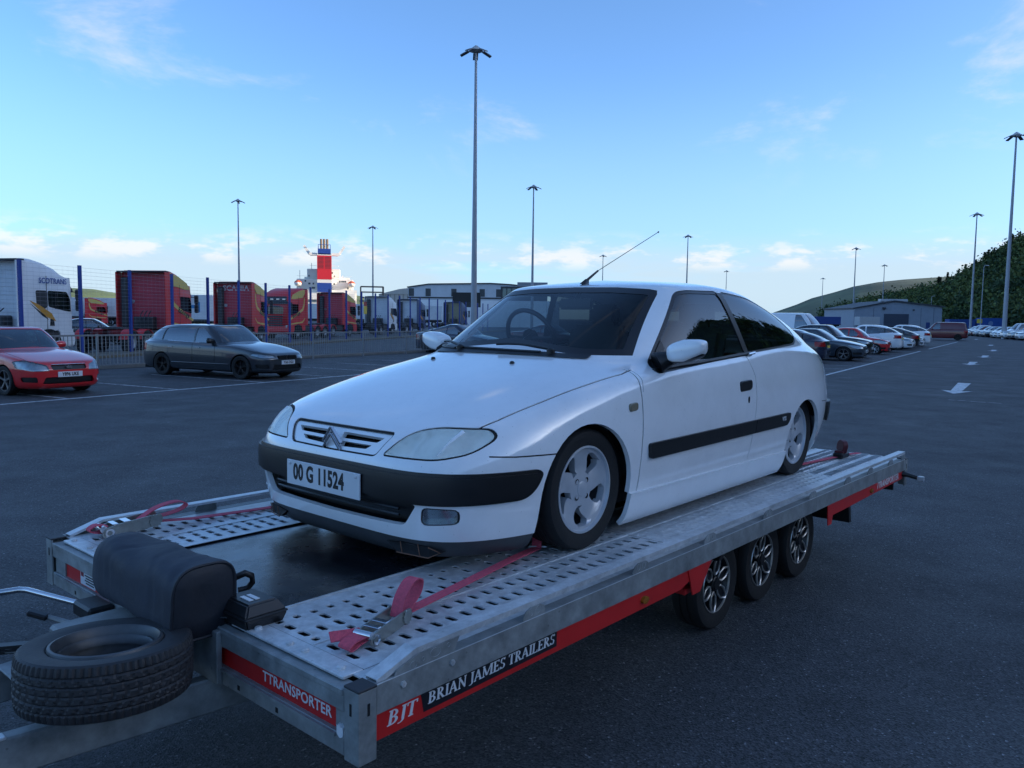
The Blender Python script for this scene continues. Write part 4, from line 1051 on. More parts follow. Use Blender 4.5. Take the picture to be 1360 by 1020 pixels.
MB().loft([[(sx * a, sy * b, z) for sx, sy in ((-1, -1), (1, -1), (1, 1), (-1, 1))] for a, b, z in ((.068, .088, 0), (.078, .098, .03), (.078, .098, .045), (.054, .072, .082))]).build('case', BLACKPL, bb, bevel=.006, bseg=2)
MB().box(-.081, .081, -.101, .101, .038, .045).build('lid_rim', BLACKPL, bb, bevel=.003)
for k in (-.010, .014): MB().box(-.02 + k, -.004 + k, -.04, .02, .0815, .0845).build('terminal_label', PLATE, bb)
wb = empty('winch_cable'); on_trailer(wb, (0, 0, 0)); tag(wb, 'bundle of thin black and red battery leads below the canvas cover', 'cable')
for k in range(5):
    MB().tube([(.04 + .012 * k, .70 + .01 * k, .020 + .004 * k), (-.03, .80, .012 + .006 * k), (-.09, .90 + .02 * k, .0), (-.15, .98, -.03)], .0045, 6).build('lead', mat('red_lead', (.16, .02, .02), .5) if k == 2 else BLACKPL, wb, smooth=50)

def ribbon(pts, wdt, th=.0022, side=None):
    """flat webbing along a path; side = width direction per point or one vector"""
    pts = [Vector(p) for p in pts]; rings = []
    for i, p in enumerate(pts):
        d = (pts[min(i + 1, len(pts) - 1)] - pts[max(i - 1, 0)]).normalized()
        s = Vector(side[i] if isinstance(side, list) else side); s = (s - d * s.dot(d)).normalized(); n = d.cross(s).normalized()
        rings.append([p - s * wdt / 2 - n * th, p + s * wdt / 2 - n * th, p + s * wdt / 2 + n * th, p - s * wdt / 2 + n * th])
    return MB().loft(rings)
def bez(P, n=14):
    out_ = []
    P = [Vector(p) for p in P]
    for i in range(len(P) - 1):
        p0 = P[max(i - 1, 0)]; p1 = P[i]; p2 = P[i + 1]; p3 = P[min(i + 2, len(P) - 1)]
        for k in range(n):
            t = k / n; out_.append(.5 * ((2 * p1) + (-p0 + p2) * t + (2 * p0 - 5 * p1 + 4 * p2 - p3) * t * t + (-p0 + 3 * p1 - 3 * p2 + p3) * t ** 3))
    return out_ + [P[-1]]
def ratchet(parent, c, ang, sc=1.0):
    """ratchet buckle: two side cheeks, spools, handle"""
    Mz = Matrix.Translation(Vector(c)) @ Matrix.Rotation(ang, 4, 'Z') @ Matrix.Scale(sc, 4)
    RM = mat('ratchet_steel', (.34, .34, .31), .36, .8, .2, 30); 
    def put(mb, name, m=RM, **k):
        mb.v = [tuple(Mz @ Vector(v)) for v in mb.v]; return mb.build(name, m, parent, **k)
    body = None
    for y in (-.032, .032):
        p = rounded([(-.115, .0), (-.11, .030), (-.06, .042), (.05, .055), (.10, .058), (.105, .028), (.05, .008), (-.05, -.002)], .012, 3)
        put(MB().prism(p, y - .0025, y + .0025, 'y'), 'cheek_plate')
        put(MB().lathe([(.017, 0), (.017, .004), (.001, .005)], 16, 'y', (-.088, y + (.003 if y > 0 else -.007), .014)), 'bolt_head', CHROME, smooth=40)
        g = [(.075 + (.026 if k % 2 else .020) * math.cos(k * math.pi / 12), .034 + (.026 if k % 2 else .020) * math.sin(k * math.pi / 12)) for k in range(24)]
        put(MB().prism(g, y * 1.18 - .002, y * 1.18 + .002, 'y'), 'ratchet_gear')
    put(MB().tube([(-.088, -.034, .014), (-.088, .034, .014)], .008, 10), 'axle_bolt', CHROME)
    put(MB().tube([(.075, -.04, .034), (.075, .04, .034)], .012, 10), 'spool')
    put(MB().tube([(-.108, -.033, .030), (-.108, .033, .030)], .013, 12), 'handle_roll', CHROME, smooth=50)
    put(MB().box(-.075, -.055, -.030, .030, .038, .044), 'handle_plate', CHROME, bevel=.002)
    put(MB().box(-.035, -.010, -.030, .030, .042, .048), 'handle_plate', CHROME, bevel=.002)
def near_strap():
    o = empty('ratchet_strap'); on_trailer(o, (0, 0, .003)); tag(o, 'faded red ratchet strap pulled tight to the front wheel beside the lettered side beam', 'strap', 'ratchet straps')
    c = (.318, .268, .004); ang = math.atan2(.255, 1.13)
    d = Vector((math.cos(ang), math.sin(ang), 0)); n = Vector((-d.y, d.x, 0))
    ratchet(o, c, ang)
    end = Vector((1.40, .505, .012))
    ribbon([Vector(c) + d * .085 + Vector((0, 0, .032)), Vector(c) + d * .3 + Vector((0, 0, .026)), end - d * .2 + Vector((0, 0, .01)), end], .042, side=n).build('webbing', STRAP, o)
    ribbon([end + Vector((-.002, 0, .0)), end + Vector((.02, .015, .03)), end + Vector((.03, .02, .13)), end + Vector((.05, .05, .24))], .045, side=Vector((.3, -1, 0))).build('webbing_to_wheel', STRAP, o)
    MB().tube([end + n * .035 + Vector((-.01, 0, .004)), end - n * .035 + Vector((.02, 0, .006))], .004, 6).build('wire_hook', GALV, o)
    lo = bez([Vector(c) + d * .06 + Vector((0, 0, .03)), Vector(c) + d * .085 + Vector((0, 0, .09)), Vector(c) + d * .135 + Vector((0, 0, .132)), Vector(c) + d * .185 + Vector((0, 0, .126)), Vector(c) + d * .17 + Vector((0, 0, .08)), Vector(c) + d * .09 + Vector((0, 0, .035))], 8)
    ribbon(lo, .046, side=n).build('webbing_loop', STRAP, o, smooth=50)
    t1 = bez([Vector(c) - d * .09 + Vector((0, 0, .022)), Vector(c) - d * .13 + n * .01 + Vector((0, 0, .012)), Vector(c) - d * .175 + n * .012 + Vector((0, 0, .004)), Vector(c) - d * .185 + n * .012 + Vector((0, 0, .016)), Vector(c) - d * .15 + n * .012 + Vector((0, 0, .026)), Vector(c) - d * .10 + Vector((0, 0, .030))], 6)
    ribbon(t1, .046, side=n + Vector((0, 0, .15))).build('webbing_tail', STRAP, o, smooth=50)
    t2 = bez([Vector(c) - d * .10 + n * .02 + Vector((0, 0, .028)), Vector(c) - d * .14 + n * .05 + Vector((0, 0, .028)), Vector(c) - d * .18 + n * .075 + Vector((0, 0, .03))], 6)
    ribbon(t2, .035, side=n * .6 + Vector((0, 0, .5))).build('webbing_end', STRAP, o, smooth=50)
near_strap()
def far_strap():
    o = empty('ratchet_strap'); on_trailer(o, (0, 0, .003)); tag(o, 'ratchet strap with its pink loop lying open beyond the canvas winch cover', 'strap', 'ratchet straps')
    c = (.30, 2.075, .006); ang = R(-4); d = Vector((math.cos(ang), math.sin(ang), 0)); n = Vector((-d.y, d.x, 0)); c = Vector(c)
    ratchet(o, c, ang, 1.25)
    ribbon([c + d * .10 + Vector((0, 0, .03)), c + d * .3 + Vector((0, 0, .012)), Vector((1.05, 2.03, .006)), Vector((1.50, 1.96, .02))], .042, side=n).build('webbing', STRAP, o)
    lo = bez([c + d * .03 + Vector((0, 0, .05)), c + d * .12 + n * .02 + Vector((0, 0, .09)), c + d * .22 + n * .03 + Vector((0, 0, .105)), c + d * .27 + n * .03 + Vector((0, 0, .085)), c + d * .22 + n * .02 + Vector((0, 0, .06)), c + d * .08 + Vector((0, 0, .045))], 8)
    ribbon(lo, .046, side=n).build('webbing_loop', STRAP, o, smooth=50)
    t1 = bez([c - d * .10 + Vector((0, 0, .025)), c - d * .15 + Vector((0, 0, .02)), c - d * .19 + Vector((0, 0, .035)), c - d * .16 + Vector((0, 0, .055)), c - d * .11 + Vector((0, 0, .045))], 6)
    ribbon(t1, .046, side=n).build('webbing_tail', STRAP, o, smooth=50)
far_strap()
def rear_strap():
    o = empty('ratchet_strap'); on_trailer(o, (0, 0, .006)); tag(o, 'tie-down strap with a dark red upright buckle on the rear of the deck', 'strap', 'ratchet straps')
    n = Vector((.1, 1, 0))
    ribbon([Vector((4.10, .50, .02)), Vector((4.5, .47, .010)), Vector((5.02, .40, .012))], .042, side=n).build('webbing', STRAP, o)
    ribbon([Vector((5.10, .39, .02)), Vector((5.25, .36, .012)), Vector((5.35, .34, .010))], .042, side=n).build('webbing_end', STRAP, o)
    DR = mat('dark_red_buckle', (.10, .012, .018), .5, 0, .2)
    MB().box(4.98, 5.14, .345, .425, .0, .045).build('buckle_base', BLACKPL, o, bevel=.01)
    m = MB().prism(rounded([(-.05, 0), (-.055, .075), (-.03, .10), (.03, .095), (.055, .05), (.05, 0)], .02, 4), -.02, .02, 'y'); ro = Matrix.Translation((5.06, .385, .048)) @ Matrix.Rotation(.8, 4, 'Z') @ Matrix.Rotation(-.3, 4, 'Y')
    m.v = [tuple(ro @ Vector(v)) for v in m.v]; m.build('buckle_lever', DR, o, bevel=.004)
    MB().box(5.0, 5.05, .35, .42, .04, .06).build('buckle_foot', DR, o, bevel=.006)
rear_strap()
# ------------------------------------------------------------------ ground and markings
def asphalt():
    m = bpy.data.materials.new('asphalt'); m.use_nodes = True; t = m.node_tree; b = t.nodes['Principled BSDF']
    tcn = t.nodes.new('ShaderNodeTexCoord')
    def noise(sc, det=4, rough=.6):
        n = t.nodes.new('ShaderNodeTexNoise'); n.inputs['Scale'].default_value = sc; n.inputs['Detail'].default_value = det; n.inputs['Roughness'].default_value = rough
        t.links.new(tcn.outputs['Object'], n.inputs[0]); return n.outputs[0]
    def rng(v, a, b_, lo, hi):
        n = t.nodes.new('ShaderNodeMapRange'); t.links.new(v, n.inputs[0])
        for i, q in enumerate((a, b_, lo, hi)): n.inputs[i + 1].default_value = q
        return n.outputs[0]
    def mul(a, b_):
        n = t.nodes.new('ShaderNodeMath'); n.operation = 'MULTIPLY'; t.links.new(a, n.inputs[0]); t.links.new(b_, n.inputs[1]); return n.outputs[0]
    v = t.nodes.new('ShaderNodeTexVoronoi'); v.inputs['Scale'].default_value = 115; t.links.new(tcn.outputs['Object'], v.inputs[0])
    chip = rng(v.outputs['Color'], 0, 1, .55, 1.7)
    vs_ = t.nodes.new('ShaderNodeSeparateColor'); t.links.new(v.outputs['Color'], vs_.inputs[0]); chip = rng(vs_.outputs[0], 0, 1, .35, 1.75)
    spark = rng(vs_.outputs[1], .965, 1.0, 1.0, 3.6)
    big = rng(noise(.35, 7, .65), .3, .7, .74, 1.22); mid = rng(noise(4.0, 6, .7), .3, .7, .86, 1.14)
    stain = rng(noise(.9, 3, .55), .60, .68, 1.0, .76); streak = rng(noise(.13, 2), .55, .62, 1.0, .90)
    f = mul(mul(mul(chip, spark), mul(big, mid)), mul(stain, streak))
    c = t.nodes.new('ShaderNodeVectorMath'); c.operation = 'SCALE'; c.inputs[0].default_value = (.048, .050, .054); t.links.new(f, c.inputs['Scale'])
    t.links.new(c.outputs[0], b.inputs['Base Color']); t.links.new(rng(noise(1.2, 5), .3, .7, .62, .85), b.inputs['Roughness'])
    bp = t.nodes.new('ShaderNodeBump'); bp.inputs['Strength'].default_value = .55; bp.inputs['Distance'].default_value = .006
    t.links.new(v.outputs['Distance'], bp.inputs['Height']); t.links.new(bp.outputs[0], b.inputs['Normal'])
    return m
ASPH = asphalt()
g = MB(); g.add([(-6000, -3000, 0), (6000, -3000, 0), (6000, 9000, 0), (-6000, 9000, 0)], [(0, 1, 2, 3)]); g = g.build('ground', ASPH); tag(g, kind='structure')
def worn(name, c, lo, hi):
    m = mat(name, c, .75, 0, .25, 9, .1, 60); t = m.node_tree; b = t.nodes['Principled BSDF']
    tcn = t.nodes.new('ShaderNodeTexCoord'); n = t.nodes.new('ShaderNodeTexNoise'); n.inputs['Scale'].default_value = 7; n.inputs['Detail'].default_value = 8; n.inputs['Roughness'].default_value = .75
    t.links.new(tcn.outputs['Object'], n.inputs[0]); r = t.nodes.new('ShaderNodeMapRange'); t.links.new(n.outputs[0], r.inputs[0]); r.inputs[1].default_value = lo; r.inputs[2].default_value = hi
    t.links.new(r.outputs[0], b.inputs['Alpha']); return m
LINE = worn('worn_white_paint', (.60, .62, .63), .36, .46)
FADED = worn('faded_white_paint', (.46, .47, .48), .36, .52)
def strip(a, b, wd, z=.004, m=LINE, name='painted_line'):
    a, b = Vector((a[0], a[1])), Vector((b[0], b[1])); d = (b - a).normalized(); n = Vector((-d.y, d.x)) * wd / 2
    k = max(1, int((b - a).length / 3)); rnd = random.Random(int(a.x * 100))
    L_, R_ = [], []
    for i in range(k + 1):
        p = a + (b - a) * i / k; L_.append((p.x + n.x * rnd.uniform(.9, 1.1), p.y + n.y * rnd.uniform(.9, 1.1), z)); R_.append((p.x - n.x, p.y - n.y, z))
    mb = MB(); nn = k + 1; mb.add(L_ + R_, [(i, i + 1, nn + i + 1, nn + i) for i in range(k)])
    return tag(mb.build(name, m), kind='structure')
AZL = R(29.5); DL = Vector((math.sin(AZL), math.cos(AZL))); NL = Vector((-DL.y, DL.x))       # left row: along, and towards the barrier
PL = Vector((-9.69, 14.94))
strip(PL - DL * 8, PL + DL * 60, .10)
for k in range(-2, 12):
    p = PL + DL * (1.35 + 2.62 * k); strip(p + NL * .06, p + NL * 4.6, .09, m=FADED, name='bay_line')
AZR = R(32.7); DR = Vector((math.sin(AZR), math.cos(AZR))); NR = Vector((-DR.y, DR.x))
PR = Vector((10.5, 26.5))
strip(PR - DR * 4, PR + DR * 28.5, .11); strip(PR + DR * 34, PR + DR * 62, .11)
for k in range(0, 11): p = PR + DR * (-1.2 + 2.6 * k); strip(p + NR * .08, p + NR * 4.7, .09, m=FADED, name='bay_line')
def arrow(tip, ln, m=LINE):
    t_ = Vector(tip); d = -DR; n = Vector((-d.y, d.x)); q = t_ - d * ln
    P = [t_, t_ - d * 1.15 + n * .36, t_ - d * 1.0 + n * .13, q + n * .17, q - n * .17, t_ - d * 1.0 - n * .13, t_ - d * 1.15 - n * .36]
    mb = MB(); mb.add([(p.x, p.y, .0045) for p in P], [(0, 1, 2), (0, 2, 5), (2, 3, 4, 5), (0, 5, 6)])
    return tag(mb.build('painted_arrow', m), kind='structure')
for tip in ((11.1, 19.9), (19.7, 34.2), (24.9, 42.0), (31.6, 52.3), (39.5, 65.8), (53.5, 92)): arrow(tip, 4.4 if tip[0] < 15 else 3.4)
strip((10.1, 18.3), (10.9, 17.6), .05, m=FADED, name='paint_scuff')

# ------------------------------------------------------------------ hills
def interp(a, T): return float(np.interp(a, [q[0] for q in T], [q[1] for q in T]))
CE = [(14, .0), (20, .0), (22, .006), (23.5, .010), (24.5, .016), (26, .021), (27.5, .027), (29, .036), (31.5, .068), (33.5, .090), (37, .14), (42, .20), (50, .255), (60, .31), (70, .33), (82, .31), (100, .285), (125, .28), (145, .25), (160, .18), (175, .10), (185, .05)]
CR = [(14, 520), (21.5, 470), (25, 430), (33, 385), (42, 330), (50, 295), (70, 240), (90, 222), (110, 222), (130, 240), (150, 275), (185, 380)]
CF = [(14, 420), (21.5, 350), (25, 300), (33, 215), (42, 175), (50, 150), (70, 120), (90, 108), (110, 108), (130, 118), (150, 140), (185, 200)]
_hr = random.Random(11); _ph = [(_hr.uniform(.02, .09), _hr.uniform(.02, .09), _hr.uniform(0, 6.3), _hr.uniform(.4, 1.6)) for _ in range(14)]
def rough_(x, y): return sum(w_ * math.sin(a * x + b * y + p) for a, b, p, w_ in _ph) * .55
def hill_z(a, r):
    rc, rf = interp(a, CR), interp(a, CF); hc = max(0, interp(a, CE) * rc + 1.0)
    if r <= rf: return -.6
    x, y = r * math.sin(R(a)), r * math.cos(R(a))
    if r <= rc: t = (r - rf) / (rc - rf); return -.6 + (hc + .6) * (t * t * (3 - 2 * t) * .55 + t * .45) + rough_(x, y) * min(1, t * 3) * (.3 + .7 * (1 - t))
    return hc + (r - rc) * .10 * min(1, hc / 60) + rough_(x, y) * .5
def wooded_hill():
    A_ = np.arange(14, 186, 2.0); mb = MB(); V = []; nr = 26
    for a in A_:
        rf, rc = interp(a, CF), interp(a, CR)
        for i in range(nr):
            r = rf - 2 + (rc - rf + 2) * i / 15 if i <= 15 else rc + (i - 15) * 45
            V.append((r * math.sin(R(a)), r * math.cos(R(a)), hill_z(a, r)))
    F = [(i * nr + j, (i + 1) * nr + j, (i + 1) * nr + j + 1, i * nr + j + 1) for i in range(len(A_) - 1) for j in range(nr - 1)]
    o = MB().add(V, F).build('wooded_hill', mat('hill_undergrowth', (.030, .042, .016), .9, 0, .4, .15), smooth=80, fix=False); tag(o, kind='structure')
wooded_hill()
def far_hill():
    # bare grassy hill closing the valley behind the shed
    xs = np.linspace(0, 1, 70); V = []; rows_ = 14; rnd = random.Random(4)
    prof = [(10.5, .0), (16.5, .004), (18.0, .012), (19.5, .022), (20.5, .030), (21.5, .035), (23, .043), (24.5, .0475), (26, .050), (28, .0515), (31, .055), (36, .06), (42, .07)]
    for a in np.linspace(10.5, 42, 64):
        h_ = interp(a, prof) * 1150
        for j in range(rows_):
            t = j / (rows_ - 1); r = 700 + 450 * t if t < 1 else 1180
            r = 700 + 480 * t
            z = h_ * (1 - (1 - min(1, t / .93)) ** 1.7) + rough_(r * math.sin(R(a)) * .4, r * math.cos(R(a)) * .4) * 1.2 * t - 1
            V.append((r * math.sin(R(a)), r * math.cos(R(a)), z))
    F = [(i * rows_ + j, (i + 1) * rows_ + j, (i + 1) * rows_ + j + 1, i * rows_ + j + 1) for i in range(63) for j in range(rows_ - 1)]
    tag(MB().add(V, F).build('grass_hill', mat('rough_grass', (.10, .115, .055), .95, 0, .75, .012, 1.0, .05, detail=10), smooth=80, fix=False), kind='structure')
    # low farmland across the water
    V = []
    for a in np.linspace(-60, 8, 60):
        h_ = 62 + 9 * math.sin(a * .35) + 5 * math.sin(a * 1.1 + 1)
        h_ *= min(1, max(0, (2 - a) / 14))
        for r, k in ((2050, 0), (2200, .45), (2350, .8), (2500, 1.0), (2700, .98)): V.append((r * math.sin(R(a)), r * math.cos(R(a)), h_ * k - 1))
    F = [(i * 5 + j, (i + 1) * 5 + j, (i + 1) * 5 + j + 1, i * 5 + j + 1) for i in range(59) for j in range(4)]
    tag(MB().add(V, F).build('farmland_hill', mat('field_green', (.16, .20, .07), .95, 0, .45, .008, detail=3), smooth=80, fix=False), kind='structure')
far_hill()
def foliage_mat():
    m = bpy.data.materials.new('foliage'); m.use_nodes = True; t = m.node_tree; b = t.nodes['Principled BSDF']; b.inputs['Roughness'].default_value = .75; b.inputs['Specular IOR Level'].default_value = .2
    at_ = t.nodes.new('ShaderNodeAttribute'); at_.attribute_name = 'leafcol'; t.links.new(at_.outputs['Color'], b.inputs['Base Color'])
    return m
def wood():
    rnd = np.random.default_rng(5); Vs = []; Cs = []
    def leaves(c, rad, n, sz, colr, squash=1.0):
        """n leaf clumps (quads) spread through a lumpy volume"""
        nl = max(3, n // 26); d = rnd.normal(size=(nl, 3)); d /= np.linalg.norm(d, axis=1)[:, None]
        lob = d * rad * rnd.uniform(.35, .75, (nl, 1)); lob[:, 2] *= squash
        k = rnd.integers(0, nl, n); p = lob[k] + rnd.normal(size=(n, 3)) * rad * .27; p[:, 2] = p[:, 2] * 1.0
        p += c
        u = rnd.normal(size=(n, 3)); u /= np.linalg.norm(u, axis=1)[:, None]; v = rnd.normal(size=(n, 3)); v -= (v * u).sum(1)[:, None] * u; v /= np.linalg.norm(v, axis=1)[:, None]
        s1 = sz * rnd.uniform(.6, 1.4, (n, 1)); s2 = sz * rnd.uniform(.4, 1.0, (n, 1))
        q = np.stack([p - u * s1, p + v * s2, p + u * s1, p - v * s2], 1); Vs.append(q.reshape(-1, 3))
        lobc = rnd.uniform(.7, 1.3, nl)[k]; cc = np.array(colr)[None] * lobc[:, None] * rnd.uniform(.8, 1.2, (n, 1)); Cs.append(cc)
    def conifer(c, hgt, n, colr):
        t = rnd.uniform(0, 1, n) ** .8; th = rnd.uniform(0, 2 * np.pi, n); lay = np.floor(t * 9) / 9; rr = (1 - t) * hgt * .27 * (1.15 - .5 * (t - lay) * 9) * rnd.uniform(.5, 1, n) ** .5
        p = np.stack([rr * np.cos(th), rr * np.sin(th), t * hgt], 1) + c
        u = np.stack([np.cos(th), np.sin(th), -.35 * np.ones(n)], 1); v = np.stack([-np.sin(th), np.cos(th), np.zeros(n)], 1)
        s1 = hgt * .055 * rnd.uniform(.6, 1.4, (n, 1)); q = np.stack([p - u * s1, p + v * s1 * .6, p + u * s1, p - v * s1 * .6], 1); Vs.append(q.reshape(-1, 3)); Cs.append(np.array(colr)[None] * rnd.uniform(.7, 1.25, (n, 1)))
    pal = [(.085, .120, .040), (.11, .14, .042), (.055, .090, .036), (.125, .150, .048), (.045, .075, .034)]
    # visible slope, then the slope beside and behind the viewer
    for a0, a1, n, ns, ls in ((21.5, 37, 1000, 330, .52), (37, 100, 750, 80, 1.1), (100, 182, 420, 34, 1.9)):
        for _ in range(n):
            a = rnd.uniform(a0, a1); rf, rc = interp(a, CF), interp(a, CR); t = rnd.uniform(0, 1) ** .85
            r = rf + (rc + 14 - rf) * t
            if a < 22.0 and rnd.uniform() > .35 and t > .35: continue          # the open hillside towards the valley
            c = np.array([r * math.sin(R(a)), r * math.cos(R(a)), hill_z(a, r)])
            sk = t > .82 and a > 27.5 and rnd.uniform() < .55
            if a0 > 30: sk = t > .85 and rnd.uniform() < .4
            sc = 1.0 if a < 37 else 1.25
            if sk: conifer(c - [0, 0, .5], rnd.uniform(6, 11) * sc, int(ns * 1.1), (.034, .050, .028))
            else:
                rad = rnd.uniform(3.0, 5.2) * sc; leaves(c + [0, 0, rad * .75], rad, ns, ls, pal[rnd.integers(0, 5)], 1.05)
    V = np.concatenate(Vs); C_ = np.concatenate(Cs); n = len(V) // 4
    me = bpy.data.meshes.new('hillside_wood'); me.vertices.add(len(V)); me.vertices.foreach_set('co', V.astype(np.float32).ravel())
    me.loops.add(4 * n); me.loops.foreach_set('vertex_index', np.arange(4 * n, dtype=np.int32)); me.polygons.add(n); me.polygons.foreach_set('loop_start', np.arange(0, 4 * n, 4, dtype=np.int32))
    me.update(); at_ = me.attributes.new('leafcol', 'FLOAT_COLOR', 'FACE'); at_.data.foreach_set('color', np.concatenate([C_, np.ones((n, 1))], 1).astype(np.float32).ravel())
    me.materials.append(foliage_mat()); o = link('hillside_wood', me)
    tag(o, 'dark green mixed wood covering the steep hillside', 'wood', kind='stuff')
wood()

# ------------------------------------------------------------------ lamp masts
def mast():
    o = empty('floodlight_mast')
    PG = mat('mast_grey', (.34, .36, .39), .5, .3, .1, 2)
    MB().lathe([(.30, 0), (.30, .05), (.27, .06), (.235, 6), (.17, 14), (.10, 24.4), (.001, 24.45)], 10, 'z').build('pole', PG, o, smooth=50)
    MB().box(-.09, .09, -.285, -.22, .6, 1.3).build('access_door', PG, o, bevel=.01)
    MB().lathe([(.20, 24.1), (.60, 24.25), (.60, 24.34), (.40, 24.46), (.10, 24.70), (.001, 24.75)], 12, 'z').build('head_frame', mat('mast_head', (.50, .50, .48), .5, .2, .15), o, smooth=40)
    for k in range(5):
        a = 2 * math.pi * k / 5 + .4; d = Vector((math.cos(a), math.sin(a), 0)); t = Vector((-d.y, d.x, 0)); c = d * 1.0 + Vector((0, 0, 24.12))
        m = MB(); ring = lambda dz, sh: [c + d * sx * .34 + t * sy * .22 * sh + Vector((0, 0, dz - .16 * sx)) for sx, sy in ((-1, -1), (1, -1), (1, 1), (-1, 1))]
        m.loft([ring(-.05, 1), ring(.05, .8)]); m.tube([d * .55 + Vector((0, 0, 24.25)), c - d * .2 + Vector((0, 0, .03))], .05, 6)
        m.build('floodlight', mat('floodlight_grey', (.12, .12, .13), .5, .2, .2), o)
    return o
MASTS = [(-3.4, 69.3, 'beside the dark signboard and the dark blue fastback'), (3.3, 138.9, 'rising behind the windscreen of the white hatchback'), (-54.8, 159.9, 'behind the red lorry cabs'), (-35.7, 203.4, 'standing right of the ferry funnel'),
         (46.6, 215.1, 'rising beyond the roof of the white hatchback'), (31.7, 284.4, 'crossing the slim car aerial'), (96.4, 362.3, 'small, rising above the quarter window'), (95.2, 165.8, 'in front of the blue containers'),
         (104.3, 244.7, 'at the left end of the grey shed'), (145.2, 313.8, 'rising behind the grey shed roof'), (159.5, 412.5, 'standing alone before the bare grass hill'), (59.9, 97.1, 'nearest the wooded hill among parked vans')]
m0 = mast()
for i, (x, y, tx) in enumerate(MASTS):
    o = m0 if i == 0 else copy_tree(m0)
    o.location = (x, y, 0); o.rotation_euler = (0, 0, i * .7); tag(o, 'tall grey floodlight mast ' + tx, 'lamp mast', 'floodlight masts of the car park')

# ------------------------------------------------------------------ pedestrian guard rail
def barrier():
    a = Vector((-12.7, 24.3)) - DL * 9.3; n_ = 9; sp_ = 3.1
    GR = mat('barrier_galvanised', (.24, .255, .265), .5, .55, .15, 20)
    root = empty('guard_rail', (a.x, a.y, 0), math.pi / 2 - AZL, 'galvanised pedestrian guard rail between car park and lorry yard', 'guard rail')
    for i in range(n_ + 1): MB().box(i * sp_ - .03, i * sp_ + .03, -.03, .03, -.02, 1.12).build('post', GR, root)
    for i in range(n_):
        x0, x1 = i * sp_ + .03, (i + 1) * sp_ - .03
        MB().box(x0, x1, -.025, .025, 1.05, 1.10).build('top_rail', GR, root); MB().box(x0, x1, -.02, .02, .13, .17).build('bottom_rail', GR, root)
        mb = MB(); k = int((x1 - x0) / .125)
        for j in range(1, k): x = x0 + (x1 - x0) * j / k; mb.box(x - .009, x + .009, -.009, .009, .17, 1.05)
        tag(mb.build('infill_bars', GR, root), kind='stuff')
    k0 = a + NL * .45
    mb = MB().box(-20, 60, .35, .50, -.02, .11); o = mb.build('kerb', mat('kerb_concrete', (.20, .20, .19), .85, 0, .2, 3, .2, 30)); o.location = (a.x, a.y, 0); o.rotation_euler = (0, 0, math.pi / 2 - AZL); tag(o, kind='structure')
barrier()
# ------------------------------------------------------------------ tall blue mesh fence
def fence():
    A0 = Vector((-17.65, 28.6)); az = R(10.6); d = Vector((math.sin(az), math.cos(az))); sp_ = 3.0; n0, n1 = -2, 27
    root = empty('mesh_fence', (A0.x, A0.y, 0), math.pi / 2 - az, 'tall blue post and wire mesh fence in front of the lorry cabs', 'fence')
    WIRE = mat('grey_wire', (.30, .33, .38), .5, .2, .1)
    for i in range(n0, n1):
        MB().box(i * sp_ - .06, i * sp_ + .06, -.05, .05, -.05, 3.62).build('post', BLUEP, root)
        if i == n1 - 1: break
        mb = MB(); x0, x1 = i * sp_ + .04, (i + 1) * sp_ - .04
        for k in range(24): z = .08 + k * .15; mb.box(x0, x1, -.003, .003, z - .003, z + .003)
        for k in range(1, 10): x = x0 + (x1 - x0) * k / 10; mb.box(x - .001, x + .001, -.006, -.004, .08, 3.53)
        tag(mb.build('mesh_panel', WIRE, root), kind='stuff')
    # verge along the foot of the fence
    o = MB().box(-8, 84, -1.25, .6, -.03, .10).build('verge', mat('gravel_verge', (.13, .115, .085), .95, 0, .5, 2.5, .5, 14, detail=8)); o.location = (A0.x, A0.y, 0); o.rotation_euler = (0, 0, math.pi / 2 - az); tag(o, kind='structure')
    # yellow warning plate on the fence
    s = empty('warning_sign', (A0.x + d.x * 33.6, A0.y + d.y * 33.6, 0), math.pi / 2 - az, 'small red and yellow warning sign fixed to the blue fence', 'sign')
    MB().box(-.32, .32, -.08, -.055, 1.95, 2.55).build('plate', mat('sign_yellow', (.62, .46, .05), .5), s); MB().box(-.30, .30, -.075, -.055, 2.56, 2.9).build('red_plate', mat('sign_red', (.35, .04, .03), .5), s)
fence()
